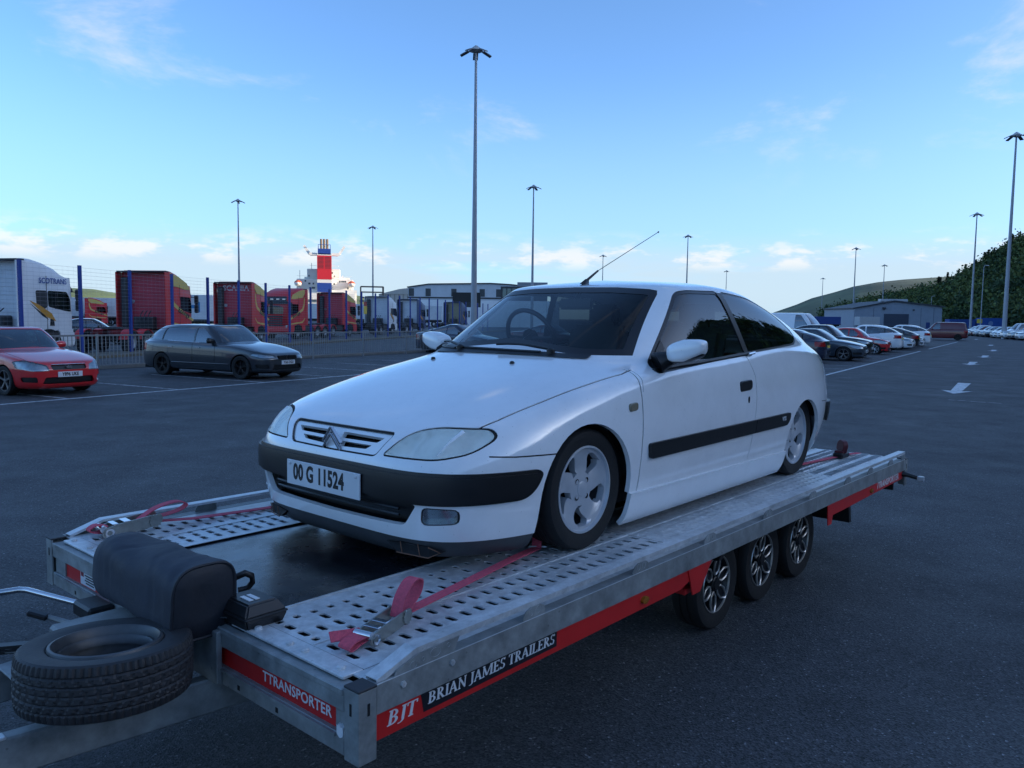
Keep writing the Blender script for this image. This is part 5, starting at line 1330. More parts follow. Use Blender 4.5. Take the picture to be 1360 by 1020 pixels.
# ------------------------------------------------------------------ parked cars
KINDS = {
    # L, W, H, front overhang, wheelbase, clearance, hood edge z, cowl (x,z), roof front x, roof rear (x,z), rear glass foot (x,z), tail z, belt front, belt rear, wheel r
    'estate': dict(L=4.95, W=1.88, H=1.48, fo=.87, wb=2.97, zb=.17, hz=.70, cx=1.42, cz=.98, rf=2.18, rr=4.40, rrz=1.425, gx=4.80, gz=1.03, tz=.98, b0=.93, b1=.99, r=.325, nf=5.6, nr=5, bx=2.62, wend=4.55),
    'saloon': dict(L=4.74, W=1.81, H=1.43, fo=.92, wb=2.75, zb=.16, hz=.70, cx=1.36, cz=.95, rf=2.08, rr=3.05, rrz=1.39, gx=3.95, gz=1.03, tz=1.0, b0=.92, b1=.97, r=.315, nf=5.6, nr=5, bx=2.55, wend=3.72),
    'fastback': dict(L=4.69, W=1.85, H=1.44, fo=.84, wb=2.87, zb=.16, hz=.68, cx=1.20, cz=.92, rf=2.02, rr=2.9, rrz=1.39, gx=4.25, gz=1.03, tz=.99, b0=.90, b1=.99, r=.335, nf=3.4, nr=4.5, bx=2.55, wend=3.95),
    'hatch': dict(L=4.34, W=1.79, H=1.46, fo=.86, wb=2.63, zb=.16, hz=.72, cx=1.32, cz=.97, rf=2.02, rr=3.35, rrz=1.38, gx=4.15, gz=1.02, tz=.98, b0=.93, b1=1.0, r=.325, nf=4.8, nr=5, bx=2.45, wend=3.72),
    'mini': dict(L=3.82, W=1.67, H=1.48, fo=.72, wb=2.43, zb=.16, hz=.76, cx=1.08, cz=.99, rf=1.72, rr=2.95, rrz=1.42, gx=3.66, gz=1.04, tz=1.0, b0=.94, b1=1.02, r=.295, nf=3.8, nr=5, bx=2.12, wend=3.28),
    'suv': dict(L=4.45, W=1.85, H=1.64, fo=.88, wb=2.67, zb=.21, hz=.86, cx=1.32, cz=1.08, rf=1.98, rr=3.6, rrz=1.55, gx=4.26, gz=1.14, tz=1.10, b0=1.05, b1=1.14, r=.355, nf=5.2, nr=5, bx=2.45, wend=3.95),
    'van': dict(L=4.90, W=1.92, H=1.95, fo=.95, wb=3.0, zb=.20, hz=.92, cx=1.00, cz=1.18, rf=1.75, rr=4.60, rrz=1.92, gx=4.86, gz=1.15, tz=1.12, b0=1.12, b1=1.15, r=.33, nf=4.2, nr=9, bx=2.25, wend=4.55),
}
BODYC = {}
def car_levels(K):
    f = K['fo']; L = K['L']; w = K['W'] / 2; H = K['H']; zb = K['zb']; hz = K['hz']; nf, nr = K['nf'], K['nr']
    X = lambda q: q - f
    cx, cz, gx, gz, rf, rr, rrz = K['cx'], K['cz'], K['gx'], K['gz'], K['rf'], K['rr'], K['rrz']
    b0, b1, tz = K['b0'], K['b1'], K['tz']
    def zk(*p): return [(X(a), b) for a, b in p]
    mz = (hz + b0) / 2
    return [
        (X(.10), X(L - .12), w * .90, nf, nr, zk((0, zb), (L, zb + .05))),
        (X(.03), X(L - .05), w * .96, nf, nr, zk((0, zb + .05), (L, zb + .09))),
        (X(.0), X(L - .0), w * .99, nf, nr, zk((0, zb + .20), (L, zb + .24))),
        (X(.0), X(L), w, nf, nr, zk((0, .50 + zb * .3), (L * .4, .52 + zb * .3), (L, .56 + zb * .3))),
        (X(.03), X(L - .02), w * .998, nf, nr, zk((0, hz - .10), (L * .4, hz - .06), (L, (hz + tz) / 2 - .10))),
        (X(.08), X(L - .04), w * .985, nf * .95, nr, zk((0.08, hz), (f, hz + .10), (cx + .3, b0 - .10), (L, tz - .10))),
        (X(.30), X(L - .05), w * .965, nf * .9, nr, zk((.30, hz + .06), (f, hz + .14), (cx + .3, b0 - .05), (gx, b1 - .04), (L, tz - .03))),
        (X(.30 + (cx - .30) * .55), X(max(gx + .04, L - .12)), w * .95, nf * .85, nr * .9, zk((.30 + (cx - .30) * .55, cz - .055), (cx + .3, b0 - .02), (gx, b1 - .01), (L, tz))),
        (X(cx), X(gx), w * .925, 3.6, nr * .85, zk((cx, cz), (cx + .35, b0 + .01), (rr, b1), (gx, gz))),
        (X(cx + .06), X(gx - .03), w * .91, 3.7, nr * .85, zk((cx, cz + .03), (cx + .35, b0 + .045), (rr, b1 + .035), (gx, gz + .03))),
        (X(cx + (rf - cx) * .55), X(gx + (rr - gx) * .55), w * .83, 4.0, nr * .8, zk((cx, cz + (H - cz) * .56), (L * .5, b0 + (H - b0) * .58), (gx, gz + (rrz - gz) * .60))),
        (X(rf), X(rr), w * .715, 4.4, max(3, nr * .7), zk((rf, H - .055), (rf + .5, H - .06), (rr, rrz - .055))),
        (X(rf + .05), X(rr - .04), w * .67, 4.2, max(3, nr * .7), zk((rf, H - .032), ((rf + rr) / 2, H - .028), (rr, rrz - .03))),
        (X(rf + .2), X(rr - .15), w * .42, 3.2, 3.2, zk((rf, H - .012), ((rf + rr) / 2, H - .004), (rr, rrz - .005))),
        (X(rf + .35), X(rr - .25), 0, 2, 2, zk((rf, H - .004), ((rf + rr) / 2, H), (rr, rrz + .005)))]
def car_proto(kind, key, body, plate_f=None, plate_r=None, wheelc=None, front='plain', sil=False, glass=None):
    """one parked car: origin at the front axle on the ground, nose towards -x"""
    K = KINDS[kind]; f, L, w, H, r = K['fo'], K['L'], K['W'] / 2, K['H'], K['r']
    root = empty('parked_car'); glass = glass or GLASSB; wheelc = wheelc or ALLOY
    bm = half_shell(car_levels(K), K['cx'] + .9 - f, 78, 4, 4); bvh = BVHTree.FromBMesh(bm)
    def ys(x, z): h = bvh.ray_cast(Vector((x, 3, z)), Vector((0, -1, 0))); return h[0].y if h[0] else w
    def xf(y, z): h = bvh.ray_cast(Vector((-4, y, z)), Vector((1, 0, 0))); return h[0].x if h[0] else -f
    def xr(y, z): h = bvh.ray_cast(Vector((9, y, z)), Vector((-1, 0, 0))); return h[0].x if h[0] else L - f
    start_regions(bm); FR = lambda c, n: n.x < -.1 and c.x < .2; RE = lambda c, n: n.x > .1 and c.x > K['wb']
    for cx in (0, K['wb']): cut(bm, arch_poly(cx, r, r * 1.10, -.1, 16), 'xz', lambda c, n: c.y > w * .5, 1)
    cxx, rf = K['cx'] - f, K['rf'] - f; b0, b1 = K['b0'], K['b1']; gx, gz = K['gx'] - f, K['gz']
    t0, t1 = w * .80, w * .63
    cut(bm, [(-.2, K['cz'] + .02), (t0 * .8, K['cz'] + .012), (t0, K['cz'] + .005), (t1, H - .085), (t1 * .8, H - .065), (-.2, H - .05)], 'yz', lambda c, n: n.x < -.15 and c.x < rf + .5 and c.x > cxx - .2, 2)
    bx = K['bx'] - f; we = K['wend'] - f; rz = lambda x: float(np.interp(x, [rf, (rf + K['rr'] - f) / 2, K['rr'] - f, gx], [H - .10, H - .085, K['rrz'] - .10, gz + .06]))
    ax = cxx + .38
    cut(bm, rounded([(ax, b0 + .045), (rf + .16, H - .115), (rf + .30, rz(rf + .3)), (bx - .035, rz(bx)), (bx - .02, b0 + .05)], [.03, .05, .05, .02, .02], 3), 'xz', SIDE, 3)
    if kind != 'van' or sil:
        top = [(bx + .035, rz(bx))] + [(x, rz(x)) for x in np.linspace(bx + .3, we - .25, 4)]
        cut(bm, rounded([(bx + .02, b0 + .05)] + top + [(we, b1 + .09), (we - .06, b1 + .05)], .03, 2), 'xz', SIDE, 4)
        cut_line(bm, [((bx + we) / 2 + .32, b1 + .02), ((bx + we) / 2 + .26, H)], .05, 'xz', SIDE, 5, (4,))
    cut(bm, [(-.2, gz + .03), (t0 * .92, gz + .05), (t1 * .95, K['rrz'] - .10), (-.2, K['rrz'] - .075)], 'yz', lambda c, n: n.x > .08 and c.x > K['rr'] - f - .2, 6)
    hz = K['hz']; zl = hz - .16
    hp = {'plain': [(w * .50, zl + .02), (w * .56, hz - .03), (w * .92, hz + .035), (w * .955, hz - .01), (w * .88, zl + .015)],
          'narrow': [(w * .46, hz - .10), (w * .50, hz - .035), (w * .92, hz + .02), (w * .95, hz - .03), (w * .86, hz - .105)],
          'big': [(w * .46, zl - .01), (w * .50, hz - .05), (w * .84, hz + .06), (w * .95, hz + .03), (w * .95, zl + .04), (w * .80, zl - .01)]}[front if front in ('plain', 'narrow', 'big') else 'plain']
    cut(bm, rounded(hp, .025, 3), 'yz', FR, 7)
    cut(bm, rounded([(-.5, hz - .155), (w * .40, hz - .15), (w * .43, hz - .045), (-.5, hz - .04)], [0, .04, .05, 0], 3), 'yz', FR, 8)
    cut(bm, rounded([(-.5, K['zb'] + .09), (w * .62, K['zb'] + .10), (w * .56, K['zb'] + .24), (-.5, K['zb'] + .25)], [0, .04, .03, 0], 3), 'yz', FR, 9)
    cut(bm, rounded([(w * .70, K['zb'] + .13), (w * .72, K['zb'] + .25), (w * .92, K['zb'] + .25), (w * .90, K['zb'] + .14)], .03, 3), 'yz', FR, 10)
    cut(bm, rounded([(w * .52, K['tz'] - .26), (w * .55, K['tz'] - .08), (w * 1.1, K['tz'] - .04), (w * 1.1, K['tz'] - .26)], .03, 3), 'yz', lambda c, n: n.x > -.2 and c.x > L - f - .42, 11)
    cut(bm, [(-9, .3 * K['zb'] - .5), (-9, K['zb'] + .045), (9, K['zb'] + .06), (9, -.5)], 'xz', lambda c, n: True, 12)
    for x in (cxx + .36, bx, bx + 1.02):
        if x < K['wb'] - .25 or x == bx: cut_line(bm, [(x + .02, b0 + .02), (x, .6), (x + .03, K['zb'] + .12)], .012, 'xz', SIDE, 13)
    cut_line(bm, [(.10 - f + .2, w * .80), (0, w * .84), (cxx + .12, w * .84)], .012, 'xy', lambda c, n: n.z > .3 and c.z < K['cz'] + .02, 13)
    bm.normal_update(); bm.verts.index_update()
    region(bm, (0,), 'body', body, root, lip=.02)
    SEAL = mat('window_seal', (.010, .010, .012), .35, 0, .1)
    region(bm, (13,), 'door_gap', DARK, root, push=-.01); region(bm, (5,), 'window_pillar', SEAL, root)
    region(bm, (2,), 'windscreen', glass, root, push=-.006); region(bm, (6,), 'rear_window', GLASSD, root, push=-.006)
    HLM = mat('headlamp_silver', (.42, .45, .48), .2, .5, .25, 14)
    for s in (1, -1):
        region(bm, (3,), 'front_window', glass, root, push=-.008, sides=(s,)); region(bm, (4,), 'rear_side_window', GLASSB, root, push=-.008, sides=(s,))
        h_ = region(bm, (7,), 'headlamp', LENS, root, push=.0, lip=.004, sides=(s,))
        if h_: region(bm, (7,), 'reflector', HLM, h_, push=-.03, lip=-.03, sides=(s,))
        region(bm, (10,), 'fog_lamp_recess', BLACKPL, root, push=-.03, sides=(s,))
        region(bm, (11,), 'tail_lamp', mat('tail_lamp_red', (.30, .01, .012), .15, 0, .1), root, push=.002, lip=.012, sides=(s,))
        mi = MB(); my = ys(ax + .1, b0 + .08)
        mi.loft([[(ax + .13 + a * .055 * k, s * (my + d), b0 + .10 + b * .075 * k) for a, b in ((-1, -.6), (-.6, -1), (.8, -1), (1, -.5), (1, .6), (.6, 1), (-.4, .9), (-1, .3))] for d, k in ((-.02, .5), (.05, .9), (.12, 1.0), (.19, .95), (.215, .6))])
        mi.build('door_mirror', BLACKPL if sil or kind == 'estate' else body, root, smooth=60)
        for x in (bx - .20, min(bx + .85, K['wb'] - .35)):
            MB().box(x - .09, x + .09, *sorted((s * (ys(x, b0 - .10) - .006), s * (ys(x, b0 - .10) + .022))), b0 - .115, b0 - .09).build('door_handle', CHROME if kind == 'estate' else body, root, bevel=.006)
        for cx in (0, K['wb']):
            wheel_simple(root, cx, s * (w - .125), r, r, .22, r * .70, s, 'twin' if kind in ('estate', 'hatch', 'suv') else 'five', wheelc, 5 if kind != 'mini' else 7)
            m_ = MB(); m_.loft([[(cx + r * 1.11 * math.cos(t), s * yy, r + r * 1.11 * math.sin(t)) for t in np.linspace(-.4, math.pi + .4, 12)] for yy in (w * .97, w - .32)], closed=False, cap=False)
            m_.add([(cx - r * 1.12, s * (w - .33), .1), (cx + r * 1.12, s * (w - .33), .1), (cx + r * 1.12, s * (w - .33), r * 2.2), (cx - r * 1.12, s * (w - .33), r * 2.2)], [(0, 1, 2, 3)]); m_.build('arch_liner', DARK, root, fix=False)
    gl = region(bm, (8,), 'grille', BLACKPL, root, push=-.03)
    region(bm, (9,), 'lower_grille', BLACKPL, root, push=-.05); region(bm, (12,), 'sill', body if kind in ('saloon',) else BLACKPL, root, push=.0)
    xg = xf(0, hz - .10)
    TR = CHROME if kind == 'estate' else SEAL
    for s in (1, -1):                                         # bright or black line round the side glass, and a bonnet crease
        MB().tube([(x, s * (ys(x, z) + .002), z) for x, z in ((ax, b0 + .036), (bx, b0 + .040), ((bx + we) / 2, (b0 + b1) / 2 + .042), (we, b1 + .045))], .009, 6).build('waist_trim', TR, root)
        MB().tube([(x, s * (ys(x, .40) + .004), .40) for x in np.linspace(r * 1.25, K['wb'] - r * 1.25, 5)], .016, 6).build('door_moulding', body, root, smooth=60)
    if front == 'narrow':                                    # two rounded black nostrils with upright bars
        for s in (1, -1):
            p = rounded([(s * .03, hz - .155), (s * .05, hz - .04), (s * .36, hz - .045), (s * .34, hz - .15)], .035, 4)
            o = MB(); xx = xf(.2, hz - .1) - .012; o.prism(p, xx, xx + .05, 'x'); ko = o.build('kidney_grille', DARK, root, bevel=.01)
            for k in range(7): y = s * (.07 + .043 * k); MB().box(xx - .008, xx + .004, y - .008, y + .008, hz - .145, hz - .052).build('grille_bar', BLACKPL, ko)
    else:
        em = MB().lathe([(.001, -.004), (.95, -.004), (1, .004), (1, .02)], 20, 'x'); em.v = [(xg - .004 + a, b * .075, hz - .095 + c * .032) for a, b, c in em.v]; em.build('front_badge', CHROME, root, smooth=40)
        MB().tube([(xf(abs(y), hz - .036) - .003, y, hz - .036) for y in np.linspace(-w * .40, w * .40, 9)], .008, 6).build('grille_trim', CHROME, root)
    pf = plate_f
    zp = K['zb'] + .295
    xp = xf(0, zp) - .02
    po = MB().box(xp, xp + .03, -.26, .26, zp - .056, zp + .056).build('number_plate', PLATE, root)
    if pf: text_part('plate_lettering', pf, .10, INK, po, (xp - .001, 0, zp - .002), (0, -1, 0), (0, 0, 1), bold=.004, width=.80)
    xq = xr(0, K['tz'] - .25); MB().box(xq - .02, xq + .015, -.26, .26, K['tz'] - .32, K['tz'] - .21).build('rear_plate', PLATEY, root)
    INT = mat('grey_trim', (.045, .050, .055), .7)
    MB().box(-f + .25, L - f - .25, -w * .80, w * .80, K['zb'] + .02, K['zb'] + .10).build('floor_pan', DARK, root)
    MB().box(cxx + .05, cxx + .55, -w * .85, w * .85, .5, K['cz'] - .02).build('dashboard', INT, root, bevel=.04)
    for yy in (.37, -.37):
        MB().prism([(bx - .25, .45), (bx - .05, .45), (bx + .12, H - .38), (bx, H - .36)], yy - .23, yy + .23, 'y').build('front_seat', INT, root, bevel=.04)
        MB().box(bx + .06, bx + .15, yy - .12, yy + .12, H - .37, H - .20).build('headrest', INT, root, bevel=.03)
    MB().box(K['wb'] - .35, K['wb'] - .15, -w * .72, w * .72, .45, b1 + .12).build('rear_seat', INT, root, bevel=.04)
    bm.free()
    return root
def place_car(root, axle, az, label, cat='car', group=None):
    """axle: front axle centre on the ground; az: direction the nose points to"""
    h = Vector((math.sin(R(az)), math.cos(R(az)))); root.location = (axle[0], axle[1], 0); root.rotation_euler = (0, 0, math.atan2(-h.y, -h.x)); return tag(root, label, cat, group)
def recolour(root, body_from, body_to, kids=None):
    """a copy of a car in another paint"""
    c = copy_tree(root)
    def walk(o):
        if o.type == 'MESH' and any(m == body_from for m in o.data.materials):
            o.data = o.data.copy(); o.data.materials[0] = body_to
        for q in K_.get(o.name, []): walk(q)
    K_ = kidmap(); walk(c)
    return c
RED = paint('red_car_paint', (.58, .016, .020)); GREY = paint('dark_grey_metallic', (.032, .038, .046), .30, 1, .25); NAVY = paint('navy_car_paint', (.014, .020, .045), .25)
SLATE = paint('slate_blue_paint', (.045, .06, .08), .3, 1, .3); BLACKC = paint('black_car_paint', (.010, .011, .014), .25); WHITEC = paint('white_car_paint', (.82, .83, .84), .2); DKRED = paint('dark_red_paint', (.12, .012, .016)); SILV = paint('silver_car_paint', (.36, .38, .40), .3, 1, .6)
BLKWH = mat('black_wheel', (.014, .014, .016), .35, .3, .2)
TEAL = glass_mat('green_screen_glass', (.40, .62, .62), 0.01, 2.6, .55)
mondeo = car_proto('saloon', 'saloon', RED, 'Y896 UKE', front='big', wheelc=mat('dull_alloy', (.16, .16, .17), .4, .6, .2), glass=TEAL)
place_car(mondeo, (-10.22, 17.36), 120.3, 'bright red saloon car parked by the guard rail with its nose on the bay line')
bmw = car_proto('estate', 'estate', GREY, 'YG65 DGU', front='narrow', wheelc=BLKWH, glass=TEAL)
place_car(bmw, (-7.02, 22.42), 115.0, 'dark grey estate car with black wheels parked beside the guard rail')
tesla = car_proto('fastback', 'fastback', NAVY, wheelc=BLKWH, front='plain', sil=True)
hd = Vector((math.sin(R(119.5)), math.cos(R(119.5)))); rt = Vector((hd.y, -hd.x)); ra = Vector((-4.29, 39.82)) - rt * .85; fa = ra + hd * 2.87
place_car(tesla, (fa.x, fa.y), 119.5, 'dark blue fastback car whose tail shows at the end of the guard rail')
redh = recolour(mondeo, RED, DKRED); place_car(redh, (3.4, 45.2), 119.5, 'dark red saloon seen only through the windscreen of the white hatchback')
GRP = 'cars parked in the row along the white line'
def row_pt(s, off): return PR + DR * s + NR * off
def at_row(root, s, nose_in, K, label, cat='car', extra=0.0):
    """parked across the row: nose to the line, or tail to the line"""
    k = KINDS[K]; az = math.degrees(AZR) + 90
    if not nose_in: p = row_pt(s, .55 + k['fo'] + extra); return place_car(root, p, az, label, cat, GRP)
    p = row_pt(s, .55 + k['L'] - k['fo'] + extra); return place_car(root, p, az + 180, label, cat, GRP)
hatch = car_proto('hatch', 'hatch', SLATE, 'LX21 KVB', wheelc=mat('two_tone_alloy', (.34, .34, .36), .3, .7, .3), front='plain')
suv = car_proto('suv', 'suv', BLACKC, 'SJ70 ORT', front='plain', wheelc=ALLOY)
mini = car_proto('mini', 'mini', RED, 'SF14 HNU', front='big', wheelc=mat('white_wheel_trim', (.6, .62, .64), .4))
at_row(recolour(hatch, SLATE, NAVY), 8.2, True, 'hatch', 'dark navy hatchback showing its tail lamp behind the white hatchback', extra=1.0)
at_row(hatch, 11.6, False, 'hatch', 'slate blue hatchback with five-spoke two-tone wheels, first nose-out in the row')
at_row(suv, 15.0, False, 'suv', 'black sport utility car between the slate blue and the red hatchback', extra=.25)
at_row(mini, 21.0, False, 'mini', 'small red hatchback with pale wheel trims in the row', extra=.2)
wsuv = recolour(suv, BLACKC, WHITEC); at_row(wsuv, 25.4, True, 'suv', 'white sport utility car parked tail out beside the small red hatchback', extra=.1)
at_row(recolour(mondeo, RED, WHITEC), 30.6, False, 'saloon', 'white saloon with its nose out right of the white sport utility car')
at_row(recolour(hatch, SLATE, BLACKC), 33.6, True, 'hatch', 'black hatchback squeezed between the white cars of the row')
at_row(recolour(mondeo, RED, WHITEC), 37.2, False, 'saloon', 'white low saloon at the end of the unbroken row')
at_row(recolour(suv, BLACKC, WHITEC), 41.5, True, 'suv', 'white sport utility car in front of the dark red van')
van = car_proto('van', 'van', DKRED, wheelc=BLKWH); place_car(van, (45.8, 88.0), math.degrees(AZR) + 268, 'dark red panel van at the far end of the parking row', 'van')
wvan = recolour(van, DKRED, WHITEC); place_car(wvan, (18.3, 47.0), 128, 'white high panel van behind the tail of the white hatchback', 'van'); wvan.scale = (1.1, 1.0, 1.18)
GF = 'cars parked before the wooded hill'
far_list = [  # (source, its paint, new paint, label), from the lamp mast backwards
    (suv, BLACKC, WHITEC, 'white sport utility car at the near end of the line below the tallest mast', 'car'),
    (suv, BLACKC, SILV, 'grey sport utility car second in the line below the wooded hill', 'car'),
    (van, DKRED, WHITEC, 'white panel van in the line below the wooded hill', 'van'),
    (hatch, SLATE, WHITEC, 'white hatchback parked just beyond the white panel van', 'car'),
    (mini, RED, WHITEC, 'small white car between the white hatchback and the black one by the hill', 'car'),
    (hatch, SLATE, BLACKC, 'black hatchback in the line below the wooded hill', 'car'),
    (mini, RED, SILV, 'small silver car beyond the black hatchback by the hill', 'car'),
    (hatch, SLATE, SILV, 'silver hatchback next to the dark red car by the hill', 'car'),
    (mini, RED, DKRED, 'small dark red car near the far end of the line by the hill', 'car'),
    (suv, BLACKC, WHITEC, 'white sport utility car beyond the small dark red car by the hill', 'car'),
    (hatch, SLATE, WHITEC, 'white hatchback at the far end of the line by the containers', 'car')]
for i, (src, frm, c, tx, ct) in enumerate(far_list):
    t = i / (len(far_list) - 1); p = Vector((57.6, 89.5)) * (1 - t) + Vector((71.8, 126.0)) * t
    place_car(recolour(src, frm, c), p, 282, tx, ct, GF)
s4 = recolour(hatch, SLATE, BLACKC); place_car(s4, (-22.5, 45.5), 68, 'black car standing in the lorry yard behind the blue fence', 'car')
# ------------------------------------------------------------------ lorry cabs in the yard
def truck(cabm, wallm, stripem, label, corner, az, corner_of='rear', sign=None, side_sign=None, livery='sweep', group='lorry tractor units in the yard'):
    """tractor unit: x forward, y to its left, z up; origin below the rear right corner of the cab (or the front left one)"""
    rz = math.pi / 2 - R(az); off = Vector((0, 1.25)) if corner_of == 'rear' else Vector((-2.28, -1.25))
    co, si = math.cos(rz), math.sin(rz); loc = (corner[0] + co * off.x - si * off.y, corner[1] + si * off.x + co * off.y, 0)
    root = empty('lorry_cab', loc, rz, label, 'lorry', group)
    DG = mat('lorry_dark_grey', (.03, .032, .036), .6, 0, .2)
    def sec(x, hw, zt, tum=.06, zb=1.02):
        pts = [(-hw + .02, zb), (-hw, zb + .3), (-hw, 2.4), (-hw + tum * .6, 3.2), (-hw + tum, zt - .12), (-hw + tum + .12, zt)]
        pts = pts + [(-a, b) for a, b in pts[::-1]]
        return [(x, a, b) for a, b in pts]
    cab = MB().loft([sec(0, 1.24, 3.84), sec(.35, 1.25, 3.82), sec(.9, 1.25, 3.70), sec(1.45, 1.25, 3.50), sec(1.85, 1.245, 3.24, .08), sec(2.08, 1.225, 3.02, .09), sec(2.22, 1.18, 2.80, .10), sec(2.28, 1.10, 2.62, .10)])
    cab.build('cab_shell', cabm, root, bevel=.02, smooth=40)
    # rear wall with pressed ribs, edge fairings, and the gear behind it
    wall = MB().box(-.03, .005, -1.12, 1.0, 1.1, 3.68).build('rear_wall', wallm, root, bevel=.01)
    for z in (1.45, 1.75, 2.1, 2.42, 2.74, 3.06, 3.36):
        MB().box(-.045, -.028, -1.02, .62, z, z + .05).build('wall_rib', wallm, wall, bevel=.01)
    MB().box(-.42, .0, -1.25, -1.20, 1.05, 3.74).build('side_fairing', cabm, root); MB().box(-.42, .0, 1.20, 1.25, 1.05, 3.74).build('side_fairing', cabm, root)
    MB().box(-.40, -.0, -1.20, 1.20, 3.74, 3.80).build('roof_edge', DG, root)
    MB().box(-.38, -.04, .70, 1.02, 1.1, 3.5).build('exhaust_stack', DG, root, bevel=.05)
    MB().box(-.50, -.05, -.60, .35, 1.02, 1.62).build('air_line_bracket', DG, root, bevel=.04)
    for y in (-.45, -.25, -.05): MB().tube([(-.3, y, 1.9), (-.5, y, 1.75), (-.62, y + .05, 1.35), (-.4, y, 1.1)], .025, 6).build('air_line', DG, root)
    MB().lathe([(.10, -.05), (.10, -.03), (.001, -.03)], 14, 'x', (0, .62, 2.35)).build('wall_disc', PLATE, wall)
    # chassis and running gear
    for y in (-.42, .42): MB().box(-3.7, 1.9, y - .05, y + .05, .78, 1.02).build('chassis_rail', DG if livery != 'sweep' else DKRED, root)
    MB().box(-2.9, -1.9, -.5, .5, 1.03, 1.14).build('fifth_wheel', DG, root, bevel=.03)
    MB().box(-1.6, -.1, .52, 1.15, .45, .95).build('fuel_tank', DG, root, bevel=.08, bseg=2); MB().box(-1.6, -.1, -1.15, -.52, .45, .95).build('fuel_tank', DG, root, bevel=.08, bseg=2)
    for x in (1.0, -2.0, -3.2):
        for s in (-1, 1):
            t = tyre(MB(), .50, .34, .29, 24).build('wheel', RUBBER, root, smooth=40, loc=(x, s * 1.05, .50))
            MB().lathe([(.29, s * .15), (.26, s * .10), (.16, s * .02), (.12, s * .16), (.001, s * .17)], 20).build('rim', mat('lorry_rim', (.35, .36, .37), .4, .6), t, smooth=40)
            if x < 0: MB().prism([(x + .56 * math.cos(a), .5 + .56 * math.sin(a)) for a in np.linspace(.2, math.pi - .2, 10)] + [(x + .53 * math.cos(a), .5 + .53 * math.sin(a)) for a in np.linspace(math.pi - .2, .2, 10)], *sorted((s * .86, s * 1.24)), 'y').build('mudguard', cabm if livery == 'sweep' else DG, root)
    # nose: windscreen, visor, grille, bumper, lamps
    def nose(y, z): return 2.28 - .06 * (abs(y) / 1.1) ** 2 * 1.5 - max(0, z - 2.35) * .30 + .02
    def panel(zs, ys, m, name, d=.0, parent=root):
        mb = MB(); g_ = [[(nose(y, z) + d, y, z) for y in np.linspace(ys[0], ys[1], 7)] for z in np.linspace(zs[0], zs[1], 4)]
        mb.loft(g_ , closed=False); return mb.build(name, m, parent, fix=False)
    panel((1.86, 2.62), (-1.05, 1.05), GLASSD, 'windscreen', .012)
    MB().prism([(1.90, 2.72), (2.36, 2.60), (2.34, 2.72), (1.98, 3.16)], -1.12, 1.12, 'y').build('sun_visor', DG, root)
    for y in (-.75, -.25, .25, .75): MB().box(2.12, 2.20, y - .15, y + .15, 2.90, 3.00).build('roof_lamp', CHROME, root, bevel=.02)
    panel((.95, 1.72), (-.72, .72), DG, 'grille', .014)
    for z in (1.08, 1.26, 1.44, 1.60): MB().tube([(nose(y, z) + .02, y, z) for y in np.linspace(-.7, .7, 6)], .02, 6).build('grille_bar', cabm, root)
    MB().prism([(1.55, .38), (2.30, .38), (2.36, .60), (2.32, 1.0), (1.60, 1.0)], -1.22, 1.22, 'y').build('bumper', cabm, root, bevel=.05, bseg=2)
    for s in (-1, 1):
        MB().box(2.20, 2.35, s * 1.12 - .16 * (s > 0) - .0, s * 1.12 + .16 * (s < 0), .85, 1.05).build('headlamp', mat('headlamp_silver', (.42, .45, .48)), root, bevel=.03)
        # door window, handle, mirrors, arch, stripes
        y = s * 1.251; ya, yb = sorted((y - s * .012, y + s * .004))
        win = rounded([(1.0, 1.98), (.98, 2.62), (1.92, 2.60), (2.08, 2.30), (2.10, 1.80), (1.75, 1.84)], [.1, .1, .08, .1, .05, .05], 3)
        dw = MB().prism(win, ya, yb, 'y').build('door_window', GLASSD, root)
        MB().box(1.33, 1.37, ya - .003, yb + .003, 1.9, 2.6).build('window_divider', DG, dw)
        if livery == 'plain': MB().prism(rounded([(.45, 2.0), (.42, 2.62), (.96, 2.62), (.98, 1.98), (.75, 1.85)], .1, 3), ya, yb, 'y').build('cab_window', DG, root)
        for x, z in ((2.30, 2.50), (2.30, 2.05)):
            MB().box(x - .05, x + .06, *sorted((s * 1.30, s * 1.52)), z - .22, z + .22).build('wing_mirror', DG, root, bevel=.04)
        MB().tube([(2.15, s * 1.22, 2.62), (2.28, s * 1.40, 2.60), (2.28, s * 1.40, 2.0)], .025, 6).build('mirror_arm', DG, root)
        MB().prism([(1.0 + .60 * math.cos(a), .5 + .60 * math.sin(a)) for a in np.linspace(0, math.pi, 14)] , *sorted((s * 1.20, s * 1.253)), 'y').build('wheel_arch', DARK, root)
        sk = MB().prism([(-.02, .62), (.40, .62), (.46, .95), (.60, 1.10), (-.02, 1.10)], *sorted((s * 1.18, s * 1.245)), 'y').build('cab_skirt', cabm, root)
        MB().prism([(1.55, .62), (2.2, .62), (2.2, 1.10), (1.42, 1.10), (1.55, .95)], *sorted((s * 1.18, s * 1.245)), 'y').build('door_step', cabm, root)
        MB().box(.93, .95, *sorted((s * 1.246, s * 1.2525)), 1.1, 3.2).build('door_gap', DARK, root)
